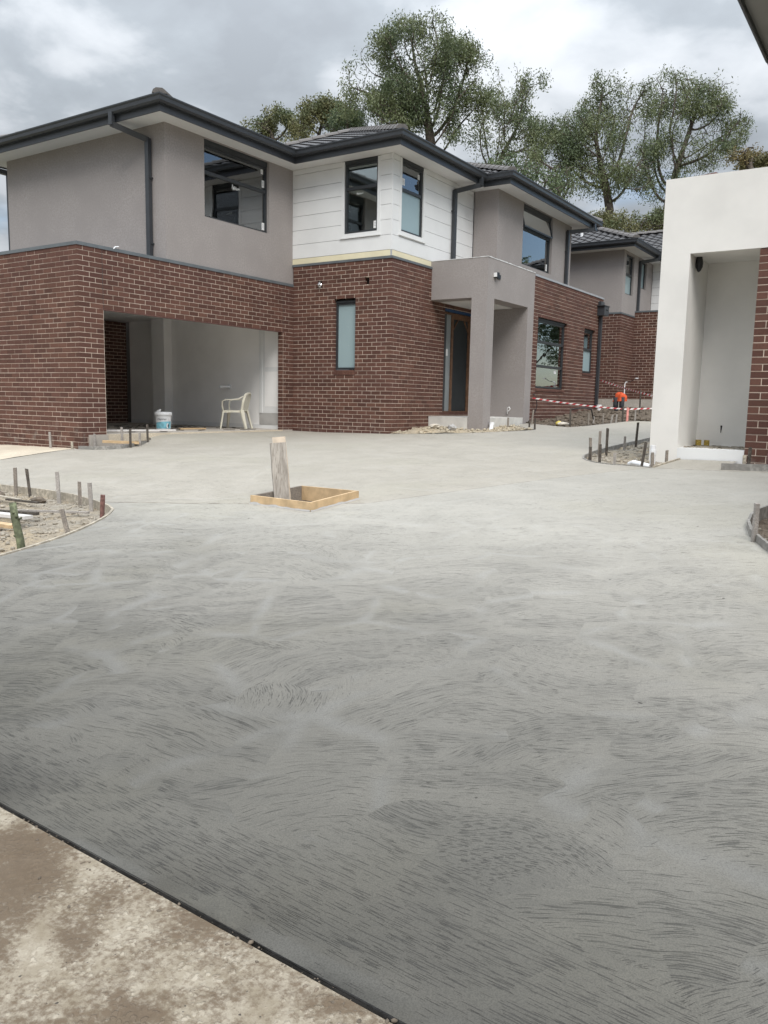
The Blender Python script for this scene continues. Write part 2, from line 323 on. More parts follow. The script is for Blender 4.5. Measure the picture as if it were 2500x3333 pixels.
# ------------------------------------------------------------------ mesh builder
class MB:
    def __init__(s): s.v = []; s.f = []; s.m = []; s.mi = 0
    def add(s, vs, fs):
        b = len(s.v); s.v += [tuple(map(float, v)) for v in vs]; s.f += [tuple(b+i for i in f) for f in fs]; s.m += [s.mi]*len(fs); return s
    def box(s, a, b):
        x0, x1 = sorted((a[0], b[0])); y0, y1 = sorted((a[1], b[1])); z0, z1 = sorted((a[2], b[2]))
        return s.add([(x0, y0, z0), (x1, y0, z0), (x1, y1, z0), (x0, y1, z0), (x0, y0, z1), (x1, y0, z1), (x1, y1, z1), (x0, y1, z1)],
                     [(0, 3, 2, 1), (4, 5, 6, 7), (0, 1, 5, 4), (1, 2, 6, 5), (2, 3, 7, 6), (3, 0, 4, 7)])
    def bar(s, p, q, wx, wy, up=(0, 0, 1), taper=1.):
        p = np.array(p, float); q = np.array(q, float); d = q-p; d /= np.linalg.norm(d)
        u = np.array(up, float)
        if abs(d@u) > .95: u = np.array((1., 0, 0)) if abs(d[0]) < .9 else np.array((0, 1., 0))
        a = np.cross(d, u); a /= np.linalg.norm(a); b = np.cross(a, d)
        vs = []
        for c, k in ((p, 1.), (q, taper)):
            for sx_, sy_ in ((-1, -1), (1, -1), (1, 1), (-1, 1)): vs.append(c+a*sx_*wx/2*k+b*sy_*wy/2*k)
        return s.add(vs, [(3, 2, 1, 0), (4, 5, 6, 7), (0, 1, 5, 4), (1, 2, 6, 5), (2, 3, 7, 6), (3, 0, 4, 7)])
    def tube(s, pts, r, n=8, cap=True):
        pts = [np.array(p, float) for p in pts]; rs = r if isinstance(r, (list, tuple)) else [r]*len(pts)
        rings = []; a0 = None
        for i, p in enumerate(pts):
            d = pts[min(i+1, len(pts)-1)]-pts[max(i-1, 0)]; d /= (np.linalg.norm(d)+1e-9)
            if a0 is None: u = np.array((0, 0, 1.)) if abs(d[2]) < .9 else np.array((1., 0, 0)); a = np.cross(d, u)
            else: a = a0-d*(a0@d)
            a /= np.linalg.norm(a); a0 = a; b = np.cross(d, a)
            rings.append([p+rs[i]*(a*math.cos(2*math.pi*k/n)+b*math.sin(2*math.pi*k/n)) for k in range(n)])
        vs = [v for g in rings for v in g]; fs = []
        for i in range(len(pts)-1):
            for k in range(n): k2 = (k+1) % n; fs.append((i*n+k, i*n+k2, (i+1)*n+k2, (i+1)*n+k))
        if cap: fs.append(tuple(range(n-1, -1, -1))); fs.append(tuple((len(pts)-1)*n+k for k in range(n)))
        return s.add(vs, fs)
    def lathe(s, c, prof, n=20):
        vs = []; fs = []
        for r, z in prof:
            for k in range(n): vs.append((c[0]+r*math.cos(2*math.pi*k/n), c[1]+r*math.sin(2*math.pi*k/n), c[2]+z))
        for i in range(len(prof)-1):
            for k in range(n): k2 = (k+1) % n; fs.append((i*n+k, i*n+k2, (i+1)*n+k2, (i+1)*n+k))
        fs.append(tuple(range(n-1, -1, -1))); fs.append(tuple((len(prof)-1)*n+k for k in range(n)))
        return s.add(vs, fs)
    def build(s, name, mat, parent=None, smooth=False, org=None):
        if org is None: org = ROOTLOC.get(parent.name, (0, 0, 0)) if parent else (0, 0, 0)
        me = bpy.data.meshes.new(name)
        me.from_pydata([(v[0]-org[0], v[1]-org[1], v[2]-org[2]) for v in s.v], [], s.f)
        mats = mat if isinstance(mat, (list, tuple)) else [mat]
        for k in mats: me.materials.append(MATS[k])
        if len(mats) > 1: me.polygons.foreach_set('material_index', s.m)
        if smooth: me.polygons.foreach_set('use_smooth', [True]*len(me.polygons))
        me.update()
        o = bpy.data.objects.new(name, me); COL.objects.link(o)
        if parent: o.parent = parent; ROOTLOC[o.name] = org
        else: o.location = org
        return o
ROOTLOC = {}
def tag(o, label=None, cat=None, group=None, kind=None):
    if label: o['label'] = label
    if cat: o['category'] = cat
    if group: o['group'] = group
    if kind: o['kind'] = kind
    return o
def thing(name, label, cat, loc, group=None):
    o = bpy.data.objects.new(name, None); COL.objects.link(o); o.location = loc; o.empty_display_size = .2
    ROOTLOC[o.name] = tuple(map(float, loc)); return tag(o, label, cat, group)
def npmesh(name, V, Fq, mat, parent=None, org=(0, 0, 0), smooth=False):
    """V (n,3), Fq (m,k) arrays"""
    V = np.asarray(V, np.float32)-np.array(org, np.float32); Fq = np.asarray(Fq, np.int32); k = Fq.shape[1]
    me = bpy.data.meshes.new(name); me.vertices.add(len(V)); me.vertices.foreach_set('co', V.ravel())
    me.loops.add(Fq.size); me.loops.foreach_set('vertex_index', Fq.ravel())
    me.polygons.add(len(Fq)); me.polygons.foreach_set('loop_start', np.arange(0, Fq.size, k, dtype=np.int32)); me.polygons.foreach_set('loop_total', np.full(len(Fq), k, np.int32))
    if smooth: me.polygons.foreach_set('use_smooth', np.ones(len(Fq), bool))
    me.materials.append(MATS[mat]); me.update(calc_edges=True); me.validate()
    o = bpy.data.objects.new(name, me); COL.objects.link(o)
    if parent: o.parent = parent; ROOTLOC[o.name] = tuple(org)
    else: o.location = org
    return o

def score(c, n, area):
    d = np.array(c)-CAMP; z = d@F_
    if z < .2: return 0.
    x = FPX*(d@Rv)/z; y = FPX*(d@Uv)/z
    if abs(x) > 1290 or abs(y) > 1720: return 0.
    L = np.linalg.norm(d); return area*max(0., -(d@np.array(n))/L)/L**2
def pieces(parent, name, stuffname, items, mat, limit=300):
    """items: (key, verts, faces, Matrix, normal, area). largest in view -> objects, the rest -> one joined part"""
    org = ROOTLOC[parent.name]; sc = []
    for i, it in enumerate(items): sc.append((score(it[3].translation, it[4], it[5]), i))
    sc.sort(reverse=True); cache = {}; ind = [i for s_, i in sc[:limit] if s_ > 0]; inds = set(ind); T = Matrix.Translation([-a for a in org])
    for i in ind:
        k, v, f, M, n, a = items[i]
        me = cache.get(k)
        if me is None or k is None:
            me = bpy.data.meshes.new(name); me.from_pydata([tuple(p) for p in v], [], f); me.materials.append(MATS[mat]); me.update()
            if k is not None: cache[k] = me
        o = bpy.data.objects.new(name, me); COL.objects.link(o); o.parent = parent; o.matrix_basis = T @ M
    mb = MB()
    for i, (k, v, f, M, n, a) in enumerate(items):
        if i in inds: continue
        mb.add([M @ Vector(p) for p in v], f)
    if mb.v: tag(mb.build(stuffname, mat, parent), kind='stuff')

# ------------------------------------------------------------------ walls
def frame_of(axis, c, sgn):
    """wall plane: axis 'x' -> plane x=c, runs along y; axis 'y' -> plane y=c, runs along x. sgn: outward normal sign"""
    if axis == 'x': return lambda s, z, d: (c-sgn*d, s, z)
    return lambda s, z, d: (s, c-sgn*d, z)
def grid_wall(mb, axis, c, sgn, s0, s1, z0, z1, openings, thick, d0=0.):
    P = frame_of(axis, c, sgn)
    ss = sorted({s0, s1, *[min(max(o[k], s0), s1) for o in openings for k in (0, 1)]}); zs = sorted({z0, z1, *[min(max(o[k], z0), z1) for o in openings for k in (2, 3)]})
    def solid(i, j):
        if i < 0 or j < 0 or i >= len(ss)-1 or j >= len(zs)-1: return False
        cs, cz = (ss[i]+ss[i+1])/2, (zs[j]+zs[j+1])/2
        return not any(o[0] < cs < o[1] and o[2] < cz < o[3] for o in openings)
    for i in range(len(ss)-1):
        for j in range(len(zs)-1):
            if not solid(i, j): continue
            a, b, e, f = ss[i], ss[i+1], zs[j], zs[j+1]; D, E = d0, d0+thick
            mb.add([P(a, e, D), P(b, e, D), P(b, f, D), P(a, f, D)], [(0, 1, 2, 3)])
            mb.add([P(a, e, E), P(b, e, E), P(b, f, E), P(a, f, E)], [(3, 2, 1, 0)])
            if not solid(i-1, j): mb.add([P(a, e, D), P(a, f, D), P(a, f, E), P(a, e, E)], [(0, 1, 2, 3)])
            if not solid(i+1, j): mb.add([P(b, e, D), P(b, e, E), P(b, f, E), P(b, f, D)], [(0, 1, 2, 3)])
            if not solid(i, j-1): mb.add([P(a, e, D), P(a, e, E), P(b, e, E), P(b, e, D)], [(0, 1, 2, 3)])
            if not solid(i, j+1): mb.add([P(a, f, D), P(b, f, D), P(b, f, E), P(a, f, E)], [(0, 1, 2, 3)])
COURSE, BL, BH, BD = .086, .230, .076, .11
def brick_wall(items, root, axis, c, sgn, s0, s1, zt, zb, openings=(), ext0=None, ext1=None, phase=0., joints=()):
    """bricks of one wall; rows counted down from zt. ext0/ext1: parity (0/1) of rows whose bricks run to that external corner"""
    P = frame_of(axis, c, sgn); nrow = int(math.ceil((zt-zb)/COURSE)); rec = .0045
    nrm = (sgn, 0, 0) if axis == 'x' else (0, sgn, 0)
    short = rec if axis == 'x' else .102; mortar = MB()
    grid_wall(mortar, axis, c, sgn, s0+(short if ext0 is not None else 0), s1-(short if ext1 is not None else 0), zb, zt-.012, [(o[0]-.004, o[1]+.004, o[2]-.004, o[3]+.004) for o in openings], .10-rec, rec)
    mortar.build('brick_wall', 'mortar', root)
    for j in joints:
        q = MB(); q.box(P(j-.005, max([zb]+[o[3] for o in openings if o[0]-.05 < j < o[1]+.05]), .004), P(j+.005, zt-.012, .02)); q.build('control_joint', 'frame', root)
    for r in range(nrow):
        z1 = zt-r*COURSE-.006; z0 = z1-BH; zc = (z0+z1)/2
        a, b = s0, s1
        if ext0 is not None and r % 2 != ext0: a += .12
        if ext1 is not None and r % 2 != ext1: b -= .12
        iv = [(a, b)]
        cuts = [(o[0], o[1]) for o in openings if o[2] < zc < o[3]]+[(j-.006, j+.006) for j in joints]
        for (p, q) in cuts:
            nv = []
            for (x, y) in iv:
                if q <= x or p >= y: nv.append((x, y)); continue
                if p > x: nv.append((x, p))
                if q < y: nv.append((q, y))
            iv = nv
        ph = phase+(.12 if r % 2 else 0.)
        for (x, y) in iv:
            k0 = math.floor((x-ph)/.24); edges = [x]
            k = k0+1
            while ph+k*.24 < y-.001:
                e_ = ph+k*.24
                if e_-edges[-1] > .035 and y-e_ > .035: edges.append(e_)
                k += 1
            edges.append(y)
            for i in range(len(edges)-1):
                l0 = edges[i]+(.005 if i else 0); l1 = edges[i+1]-(.005 if i < len(edges)-2 else 0); L = l1-l0
                if L < .02: continue
                jit = random.uniform(-.0018, .0018)
                Lk = round(L, 3); hx, hz = Lk/2, BH/2
                v = [(-hx, 0, -hz), (hx, 0, -hz), (hx, BD, -hz), (-hx, BD, -hz), (-hx, 0, hz), (hx, 0, hz), (hx, BD, hz), (-hx, BD, hz)]
                # local y points into the wall
                fl = [(0, 3, 2, 1), (4, 5, 6, 7), (0, 1, 5, 4), (1, 2, 6, 5), (2, 3, 7, 6), (3, 0, 4, 7)]
                x_, y_, z_ = P((l0+l1)/2, zc, jit)
                if axis == 'x': M = Matrix(((0, -sgn, 0, x_), (1, 0, 0, y_), (0, 0, 1, z_), (0, 0, 0, 1)))
                else: M = Matrix(((1, 0, 0, x_), (0, -sgn, 0, y_), (0, 0, 1, z_), (0, 0, 0, 1)))
                items.append((('b', Lk), v, fl, M, nrm, L*BH))

def offset_path(path, d):
    """offset an open rectilinear path (list of (x,y)) to its right by d, mitred"""
    out = []
    P = [np.array(p, float) for p in path]
    for i, p in enumerate(P):
        ns = []
        if i > 0: t = P[i]-P[i-1]; t /= np.linalg.norm(t); ns.append(np.array((t[1], -t[0])))
        if i < len(P)-1: t = P[i+1]-P[i]; t /= np.linalg.norm(t); ns.append(np.array((t[1], -t[0])))
        n = ns[0] if len(ns) == 1 else (ns[0]+ns[1])/(1+ns[0]@ns[1])
        out.append(p+n*d)
    return out
def sweep(mb, path, prof, closed_prof=True):
    """prof: [(out, z)], out is to the right of the path direction"""
    rings = [offset_path(path, o) for o, z in prof]; n = len(prof); m = len(path)
    vs = [(rings[k][i][0], rings[k][i][1], prof[k][1]) for i in range(m) for k in range(n)]; fs = []
    for i in range(m-1):
        for k in range(n if closed_prof else n-1):
            k2 = (k+1) % n; fs.append((i*n+k, (i+1)*n+k, (i+1)*n+k2, i*n+k2))
    fs.append(tuple(range(n))); fs.append(tuple((m-1)*n+k for k in range(n-1, -1, -1)))
    mb.add(vs, fs)
def gutter_prof(z):   # z = top of gutter; quad profile
    return [(.0, z-.02), (.0, z-.135), (.075, z-.135), (.105, z-.105), (.112, z-.05), (.128, z-.02), (.128, z), (.115, z), (.108, z-.012), (.098, z-.03), (.09, z-.09), (.06, z-.12), (.012, z-.12), (.012, z-.02)]

# ------------------------------------------------------------------ roof
TANP = .42
def hip_roof(root, rects, ze, tileslopes=('y0', 'x1', 'y1', 'x0'), limit=300):
    roof_mb = MB(); cosp = 1/math.sqrt(1+TANP**2); items = []; caps = []
    for (x0, x1, y0, y1) in rects:
        w_, l_ = x1-x0, y1-y0; h = min(w_, l_)/2; off = -.05; zt = ze+h*TANP+off; z_ = ze+off
        A, B, C, D = (x0, y0, z_), (x1, y0, z_), (x1, y1, z_), (x0, y1, z_)
        if w_ < l_: E, G = (x0+h, y0+h, zt), (x0+h, y1-h, zt); roof_mb.add([A, B, C, D, E, G], [(0, 1, 4), (1, 2, 5, 4), (2, 3, 5), (3, 0, 4, 5)])
        else: E, G = (x0+h, y0+h, zt), (x1-h, y0+h, zt); roof_mb.add([A, B, C, D, E, G], [(0, 1, 5, 4), (1, 2, 5), (2, 3, 4, 5), (3, 0, 4)])
    roof = roof_mb.build('roof', 'tile', root)
    def dists(rc, x, y): x0, x1, y0, y1 = rc; return {'x0': x-x0, 'x1': x1-x, 'y0': y-y0, 'y1': y1-y}
    def height(rc, x, y): return min(dists(rc, x, y).values())
    # tile template: local x along eave, y up-slope, z normal
    tw, gauge, tl, nseg = .30, .335, .40, 6
    prof = [(i/nseg*tw-tw/2, .022*math.cos(2*math.pi*i/nseg*1.)*-1+.022) for i in range(nseg+1)]
    tv = []
    for (yy, lift) in ((0., .030), (tl, .0)):
        for (xx, zz_) in prof: tv.append((xx, yy, zz_+lift))
    for (xx, zz_) in prof: tv.append((xx, 0., zz_+.030-.028))
    n1_ = nseg+1
    tf = [(i, i+1, n1_+i+1, n1_+i) for i in range(nseg)]+[(2*n1_+i, 2*n1_+i+1, i+1, i) for i in range(nseg)]
    for ri, rc in enumerate(rects):
        x0, x1, y0, y1 = rc
        for side in tileslopes:
            if side[0] == 'y': sA, sB, run = x0, x1, (y1-y0)/2
            else: sA, sB, run = y0, y1, (x1-x0)/2
            run = min(run, min(x1-x0, y1-y0)/2); rows = int(run/cosp/gauge)+1
            for j in range(rows):
                dd = j*gauge*cosp-.035
                for i in range(int((sB-sA)/tw)+1):
                    s_ = sA+(i+.5)*tw
                    def W3(a, d):   # plan point at along a, distance d from the eave
                        if side == 'y0': return (a, y0+d)
                        if side == 'y1': return (a, y1-d)
                        if side == 'x1': return (x1-d, a)
                        return (x0+d, a)
                    cx, cy = W3(s_, dd+.18)
                    corners = [W3(s_+sx_*tw/2, dd+q) for sx_ in (-1, 1) for q in (.0, tl*cosp)]
                    D0 = [dists(rc, *q) for q in corners]
                    others = [v for k, v in dists(rc, cx, cy).items() if k != side]
                    if all(any(dq[k] < dq[side]-.0 for k in dq if k != side) for dq in D0): continue
                    if max(height(r2, cx, cy) for r2 in rects) > height(rc, cx, cy)+.12: continue
                    lx = {'y0': Vector((1, 0, 0)), 'y1': Vector((-1, 0, 0)), 'x1': Vector((0, 1, 0)), 'x0': Vector((0, -1, 0))}[side]
                    inw = {'y0': Vector((0, 1, 0)), 'y1': Vector((0, -1, 0)), 'x1': Vector((-1, 0, 0)), 'x0': Vector((1, 0, 0))}[side]
                    ly = (inw+Vector((0, 0, TANP))).normalized(); lz = lx.cross(ly)
                    px_, py_ = W3(s_, dd); pz = ze+dd*TANP
                    M = Matrix(((lx.x, ly.x, lz.x, px_), (lx.y, ly.y, lz.y, py_), (lx.z, ly.z, lz.z, pz), (0, 0, 0, 1)))
                    key, v, f = ('t',), tv, tf
                    clip = any(any(dq[k] < dq[side]-.0 for k in dq if k != side) for dq in D0)
                    if clip:
                        polys = [[M @ Vector(tv[a]) for a in ff] for ff in tf]; key = None
                        for k in ('x0', 'x1', 'y0', 'y1'):
                            if k == side or k == {'x0': 'x1', 'x1': 'x0', 'y0': 'y1', 'y1': 'y0'}[side]: continue
                            np_ = []
                            for pl in polys:
                                o_ = []
                                for a_ in range(len(pl)):
                                    p1, p2 = pl[a_], pl[(a_+1) % len(pl)]
                                    f1 = dists(rc, p1.x, p1.y); f2 = dists(rc, p2.x, p2.y); g1 = f1[k]-f1[side]; g2 = f2[k]-f2[side]
                                    if g1 >= 0: o_.append(p1)
                                    if (g1 >= 0) != (g2 >= 0): o_.append(p1.lerp(p2, g1/(g1-g2)))
                                if len(o_) >= 3: np_.append(o_)
                            polys = np_
                        if not polys: continue
                        Mi = M.inverted(); v = []; f = []
                        for pl in polys: f.append(tuple(range(len(v), len(v)+len(pl)))); v += [tuple(Mi @ p) for p in pl]
                    items.append((key, v, f, M, tuple(lz), tw*gauge*.7))
        # hips and ridge capping
        h = min(x1-x0, y1-y0)/2
        lines = []
        if x1-x0 < y1-y0: e1, e2 = (x0+h, y0+h), (x0+h, y1-h)
        else: e1, e2 = (x0+h, y0+h), (x1-h, y0+h)
        for (c_, e_) in (((x0, y0), e1), ((x1, y0), e1 if x1-x0 < y1-y0 else e2), ((x1, y1), e2), ((x0, y1), e2 if x1-x0 < y1-y0 else e1)): lines.append((c_, e_, 0., h))
        lines.append((e1, e2, h, h))
        for (p, q, hp, hq) in lines:
            p3 = Vector((p[0], p[1], ze+hp*TANP+.075)); q3 = Vector((q[0], q[1], ze+hq*TANP+.075)); L = (q3-p3).length
            if L < .2: continue
            d = (q3-p3).normalized(); side_ = d.cross(Vector((0, 0, 1))).normalized(); up_ = side_.cross(d)
            nn = int(L/.36)+1
            for i in range(nn):
                s_ = i*.36; c = p3+d*s_
                if max(height(r2, c.x+d.x*.2, c.y+d.y*.2) for r2 in rects) > height(rc, c.x+d.x*.2, c.y+d.y*.2)+.10: continue
                Lc = min(.42, L-s_+.05)
                sec = [(-.13, -.035), (-.105, .02), (-.055, .052), (.055, .052), (.105, .02), (.13, -.035)]
                v = [(a_, 0., b_+.022) for a_, b_ in sec]+[(a_*.94, Lc, b_) for a_, b_ in sec]
                f = [(k, k+6, k+7, k+1) for k in range(5)]+[tuple(range(6))]
                M = Matrix(((side_.x, d.x, up_.x, c.x), (side_.y, d.y, up_.y, c.y), (side_.z, d.z, up_.z, c.z), (0, 0, 0, 1)))
                caps.append((('c', round(Lc, 2)), v, f, M, tuple((up_-d*.3).normalized()), .42*.2))
    pieces(roof, 'roof_tile', 'roof_tiling', items, 'tile', limit)
    pieces(roof, 'ridge_cap', 'ridge_capping', caps, 'ridge', limit)
    return roof

# ------------------------------------------------------------------ windows
def window(root, axis, c, sgn, s0, s1, z0, z1, depth, bars=(), frosted=(), fw=.045, tilt=None, stickers=(), head=0.):
    """aluminium window in a wall opening; bars: heights of transoms; frosted: indices of obscure panes from the top"""
    P = frame_of(axis, c, sgn); m = MB(); org = ROOTLOC[root.name]
    def bx(a0, a1, e0, e1, d0, d1): m.box(P(a0, e0, d0), P(a1, e1, d1))
    dd = depth
    zt = z1-head
    if head: bx(s0, s1, zt, z1, dd-.02, dd+.06)
    bx(s0, s0+fw, z0, zt, dd, dd+.07); bx(s1-fw, s1, z0, zt, dd, dd+.07)
    bx(s0+fw, s1-fw, z0, z0+fw, dd+.001, dd+.07); bx(s0+fw, s1-fw, zt-fw, zt, dd+.001, dd+.07)
    zs = [zt-fw]
    for b in bars: bx(s0+fw, s1-fw, b-fw*.7, b+fw*.7, dd-.004, dd+.068); zs += [b+fw*.7, b-fw*.7]
    zs.append(z0+fw)
    fr = m.build('window', 'frame', root)
    for i in range(len(zs)//2):
        zt_, zb_ = zs[2*i], zs[2*i+1]
        pm = MB(); d1 = dd+.03
        if tilt == i:   # awning sash pushed open at the foot
            so = .11
            sm_ = MB(); q = [P(s0+fw, zt_, d1-.01), P(s1-fw, zt_, d1-.01), P(s1-fw, zb_, d1-so), P(s0+fw, zb_, d1-so)]
            for a_, b_ in ((0, 1), (1, 2), (2, 3), (3, 0)): sm_.bar(q[a_], q[b_], .04, .03, up=(1, 0, 0) if axis == 'y' else (0, 1, 0))
            sm_.build('sash', 'frame', fr)
            pm.add(q, [(0, 1, 2, 3)])
        else:
            pm.box(P(s0+fw-.002, zb_-.002, d1), P(s1-fw+.002, zt_+.002, d1+.006))
        pm.build('pane', 'frosted_glass' if i in frosted else 'glass', fr)
    for (a, z, w_, h_) in stickers:
        q = MB(); q.mi = 0; q.box(P(a, z, dd+.0285), P(a+w_, z+h_, dd+.0265))
        q.mi = 1
        for k in range(3): q.box(P(a+.15*w_, z+h_*(.3+.2*k), dd+.0264), P(a+.8*w_, z+h_*(.36+.2*k), dd+.0255))
        q.build('sticker', ['white_paper', 'grey_print'], fr)
    return fr

def downpipe(root, name, pts, w_=.10, d_=.075, mat='charcoal_metal', axis='x'):
    m = MB()
    for i in range(len(pts)-1):
        p, q = np.array(pts[i], float), np.array(pts[i+1], float)
        d = (q-p)/np.linalg.norm(q-p)
        m.bar(p-d*(.02 if i else 0), q+d*(.02 if i < len(pts)-2 else 0), w_, d_, up=(1, 0, 0) if axis == 'x' else (0, 1, 0))
    dp = m.build(name, mat, root); return dp
# ------------------------------------------------------------------ setting: ground, driveway, slab, beds
def poly_mesh(name, outer, holes, step, zf, mat, kind='structure', jitter=0., smooth=True):
    pts = []; edges = []
    def addloop(lp):
        q = []
        for i in range(len(lp)):
            a, b = np.array(lp[i], float), np.array(lp[(i+1) % len(lp)], float); n = max(1, int(np.linalg.norm(b-a)/step))
            for k in range(n): q.append(tuple(a+(b-a)*k/n))
        s = len(pts); pts.extend(q); edges.extend([(s+i, s+(i+1) % len(q)) for i in range(len(q))])
    for lp in [outer]+list(holes): addloop(lp)
    def inside(p, lp):
        x, y = p; c = False; j = len(lp)-1
        for i in range(len(lp)):
            if (lp[i][1] > y) != (lp[j][1] > y) and x < (lp[j][0]-lp[i][0])*(y-lp[i][1])/(lp[j][1]-lp[i][1])+lp[i][0]: c = not c
            j = i
        return c
    xs = [p[0] for p in outer]; ys = [p[1] for p in outer]; nb = np.array(pts)
    for x in np.arange(min(xs)+step*.5, max(xs), step):
        for y in np.arange(min(ys)+step*.5, max(ys), step):
            p = (x+random.uniform(-1, 1)*jitter*step, y+random.uniform(-1, 1)*jitter*step)
            if inside(p, outer) and not any(inside(p, h) for h in holes) and np.min(np.abs(nb-np.array(p)).sum(1)) > step*.45: pts.append(p)
    r = geometry.delaunay_2d_cdt([Vector(p) for p in pts], edges, [], 0, 1e-5)
    V = [(v.x, v.y, float(zf(v.x, v.y))) for v in r[0]]; F = []
    for f in r[2]:
        c = sum((Vector(r[0][i]) for i in f), Vector((0, 0)))/len(f)
        if inside(c, outer) and not any(inside(c, h) for h in holes): F.append(tuple(f))
    m = MB(); m.add(V, F); o = m.build(name, mat, None, smooth=smooth); tag(o, kind=kind); return o
# large ground sheet
gx = np.concatenate([np.linspace(-600, -45, 12), np.linspace(-40, 20, 41), np.linspace(26, 600, 12)]); gy = np.concatenate([np.linspace(-400, -15, 8), np.linspace(-10, 40, 51), np.linspace(45, 900, 16)])
GX, GY = np.meshgrid(gx, gy); GZ = gz(GX, GY)-.16
n_, m_ = GX.shape; idx = np.arange(n_*m_).reshape(n_, m_)
gq = np.stack([idx[:-1, :-1], idx[:-1, 1:], idx[1:, 1:], idx[1:, :-1]], -1).reshape(-1, 4)
tag(npmesh('ground', np.stack([GX, GY, GZ], -1).reshape(-1, 3), gq, 'dirt_ground', smooth=True), kind='structure')

LB = [(-5.60, 2.6), (-5.62, 3.1), (-5.64, 3.36), (-5.68, 3.62), (-5.78, 3.98), (-5.88, 4.22), (-6.0, 4.44), (-6.12, 4.64), (-6.24, 4.80), (-6.40, 4.97), (-6.60, 5.08), (-7.04, 5.24), (-7.59, 5.39), (-8.22, 5.48), (-9.18, 5.52), (-10.4, 5.52), (-11.9, 5.5)]
RB = [(-2.66, 10.87), (-2.64, 9.70), (-2.94, 9.82), (-3.20, 9.88), (-3.42, 10.02), (-3.60, 10.22), (-3.76, 10.5), (-3.9, 10.91), (-4.02, 11.63), (-4.11, 12.59), (-4.16, 13.87), (-4.16, 15.1), (-4.16, 19.3)]
FR = [(.85, 7.55), (-.4, 7.5), (-.80, 7.42), (-.97, 7.26), (-1.03, 7.0), (-1.05, 6.75), (-1.02, 6.45), (-.95, 6.15), (-.84, 5.88), (-.72, 5.62), (-.5, 5.2), (.0, 4.7), (.85, 4.3)]
GF = [(-12.18, 10.32), (-12.0, 10.22), (-11.80, 9.85), (-11.62, 9.45), (-11.50, 9.15), (-11.55, 8.92), (-11.75, 8.80), (-12.15, 8.76)]
RUB = [(-9.52, 14.50), (-9.1, 14.62), (-8.67, 14.83), (-8.2, 15.12), (-7.74, 15.48), (-7.3, 15.98), (-7.0, 16.40), (-7.5, 17.05), (-8.1, 17.75)]
CB = [(-8.13, 18.55), (-7.6, 18.15), (-6.60, 17.42), (-6.40, 17.9), (-6.22, 18.5), (-6.08, 19.0), (-5.96, 19.42), (-5.70, 19.62), (-5.32, 19.5), (-4.16, 19.35)]
drive = [(-5.60, 1.331+.0455*4.76), (.85, 1.331-.0455*1.69)]+FR[::-1]+[(.85, 9.86), (-1.90, 9.86), (-1.90, 10.87)]+RB[:-1]+[(-4.16, 19.33)]+CB[::-1][1:]+[(-8.10, 18.5), (-8.10, 17.78)]+RUB[::-1][1:]+[(-9.54, 14.53), (-12.18, 14.53)]+GF+[(-12.35, 8.82), (-12.2, 8.1), (-11.96, 7.2), (-11.9, 5.5)]+LB[::-1]
def sstep(x, a, b): t = max(0., min(1., (x-a)/(b-a))); return t*t*(3-2*t)
def ramp_up(u, v):   # the concrete is dished up to meet the garage threshold
    return max(0., .805-float(gz(u, v)))*sstep(-u, 10.7, 12.1)*sstep(v, 9.7, 10.7)
def swell(u, v): return float(gz(u, v))+.004*noise.noise((u*1.1, v*1.1, 0))+ramp_up(u, v)
PIT = [(-5.35, 5.75), (-4.53, 5.65), (-4.50, 6.36), (-5.26, 6.42)]
poly_mesh('driveway', drive, [[(x*.985-.07, y*.985+.09) for x, y in PIT]], .30, swell, 'wet_concrete')
def ev(u): return 1.315-.0455*(u+.84)      # line of the joint between apron and new concrete
# apron slab in the foreground and the dark joint strip beside it
m = MB(); xs_ = np.linspace(-12, 6, 37)
def slabz(u, v): return gz(u, 1.36)+.004
m.add([(x, y, float(slabz(x, y))) for x in xs_ for y in (-9., ev(x))], [(2*i, 2*i+2, 2*i+3, 2*i+1) for i in range(36)])
m.add([(x, ev(x), float(slabz(x, 0))) for x in xs_]+[(x, ev(x)+.005, float(slabz(x, 0))-.15) for x in xs_], [(i, i+1, 38+i, 37+i) for i in range(36)])
tag(m.build('garage_apron', 'stained_slab'), kind='structure')
m = MB()
for k in range(60):
    x0, x1 = -5.6+k*.1075, -5.6+(k+1)*.1075; j0 = .012*noise.noise((x0*9, 1, 0)); j1 = .012*noise.noise((x1*9, 1, 0)); b0 = float(gz(x0, 1.36)); b1 = float(gz(x1, 1.36))
    y0_, y1_ = ev(x0)-1.345, ev(x1)-1.345; m.add([(a_, b_+(y0_ if a_ == x0 else y1_), c_) for a_, b_, c_ in [(x0, 1.3455, b0-.012), (x0, 1.349+j0*.2, b0-.034), (x0, 1.354+j0*.4, b0-.014), (x0, 1.3635, b0+.003), (x1, 1.3455, b1-.012), (x1, 1.349+j1*.2, b1-.034), (x1, 1.354+j1*.4, b1-.014), (x1, 1.3635, b1+.003)]], [(0, 4, 5, 1), (1, 5, 6, 2), (2, 6, 7, 3)])
simple('joint_strip', (.022, .021, .02), .30, .4, 14., .5, 60.)
tag(m.build('joint_strip', 'joint_strip', smooth=True), kind='structure')

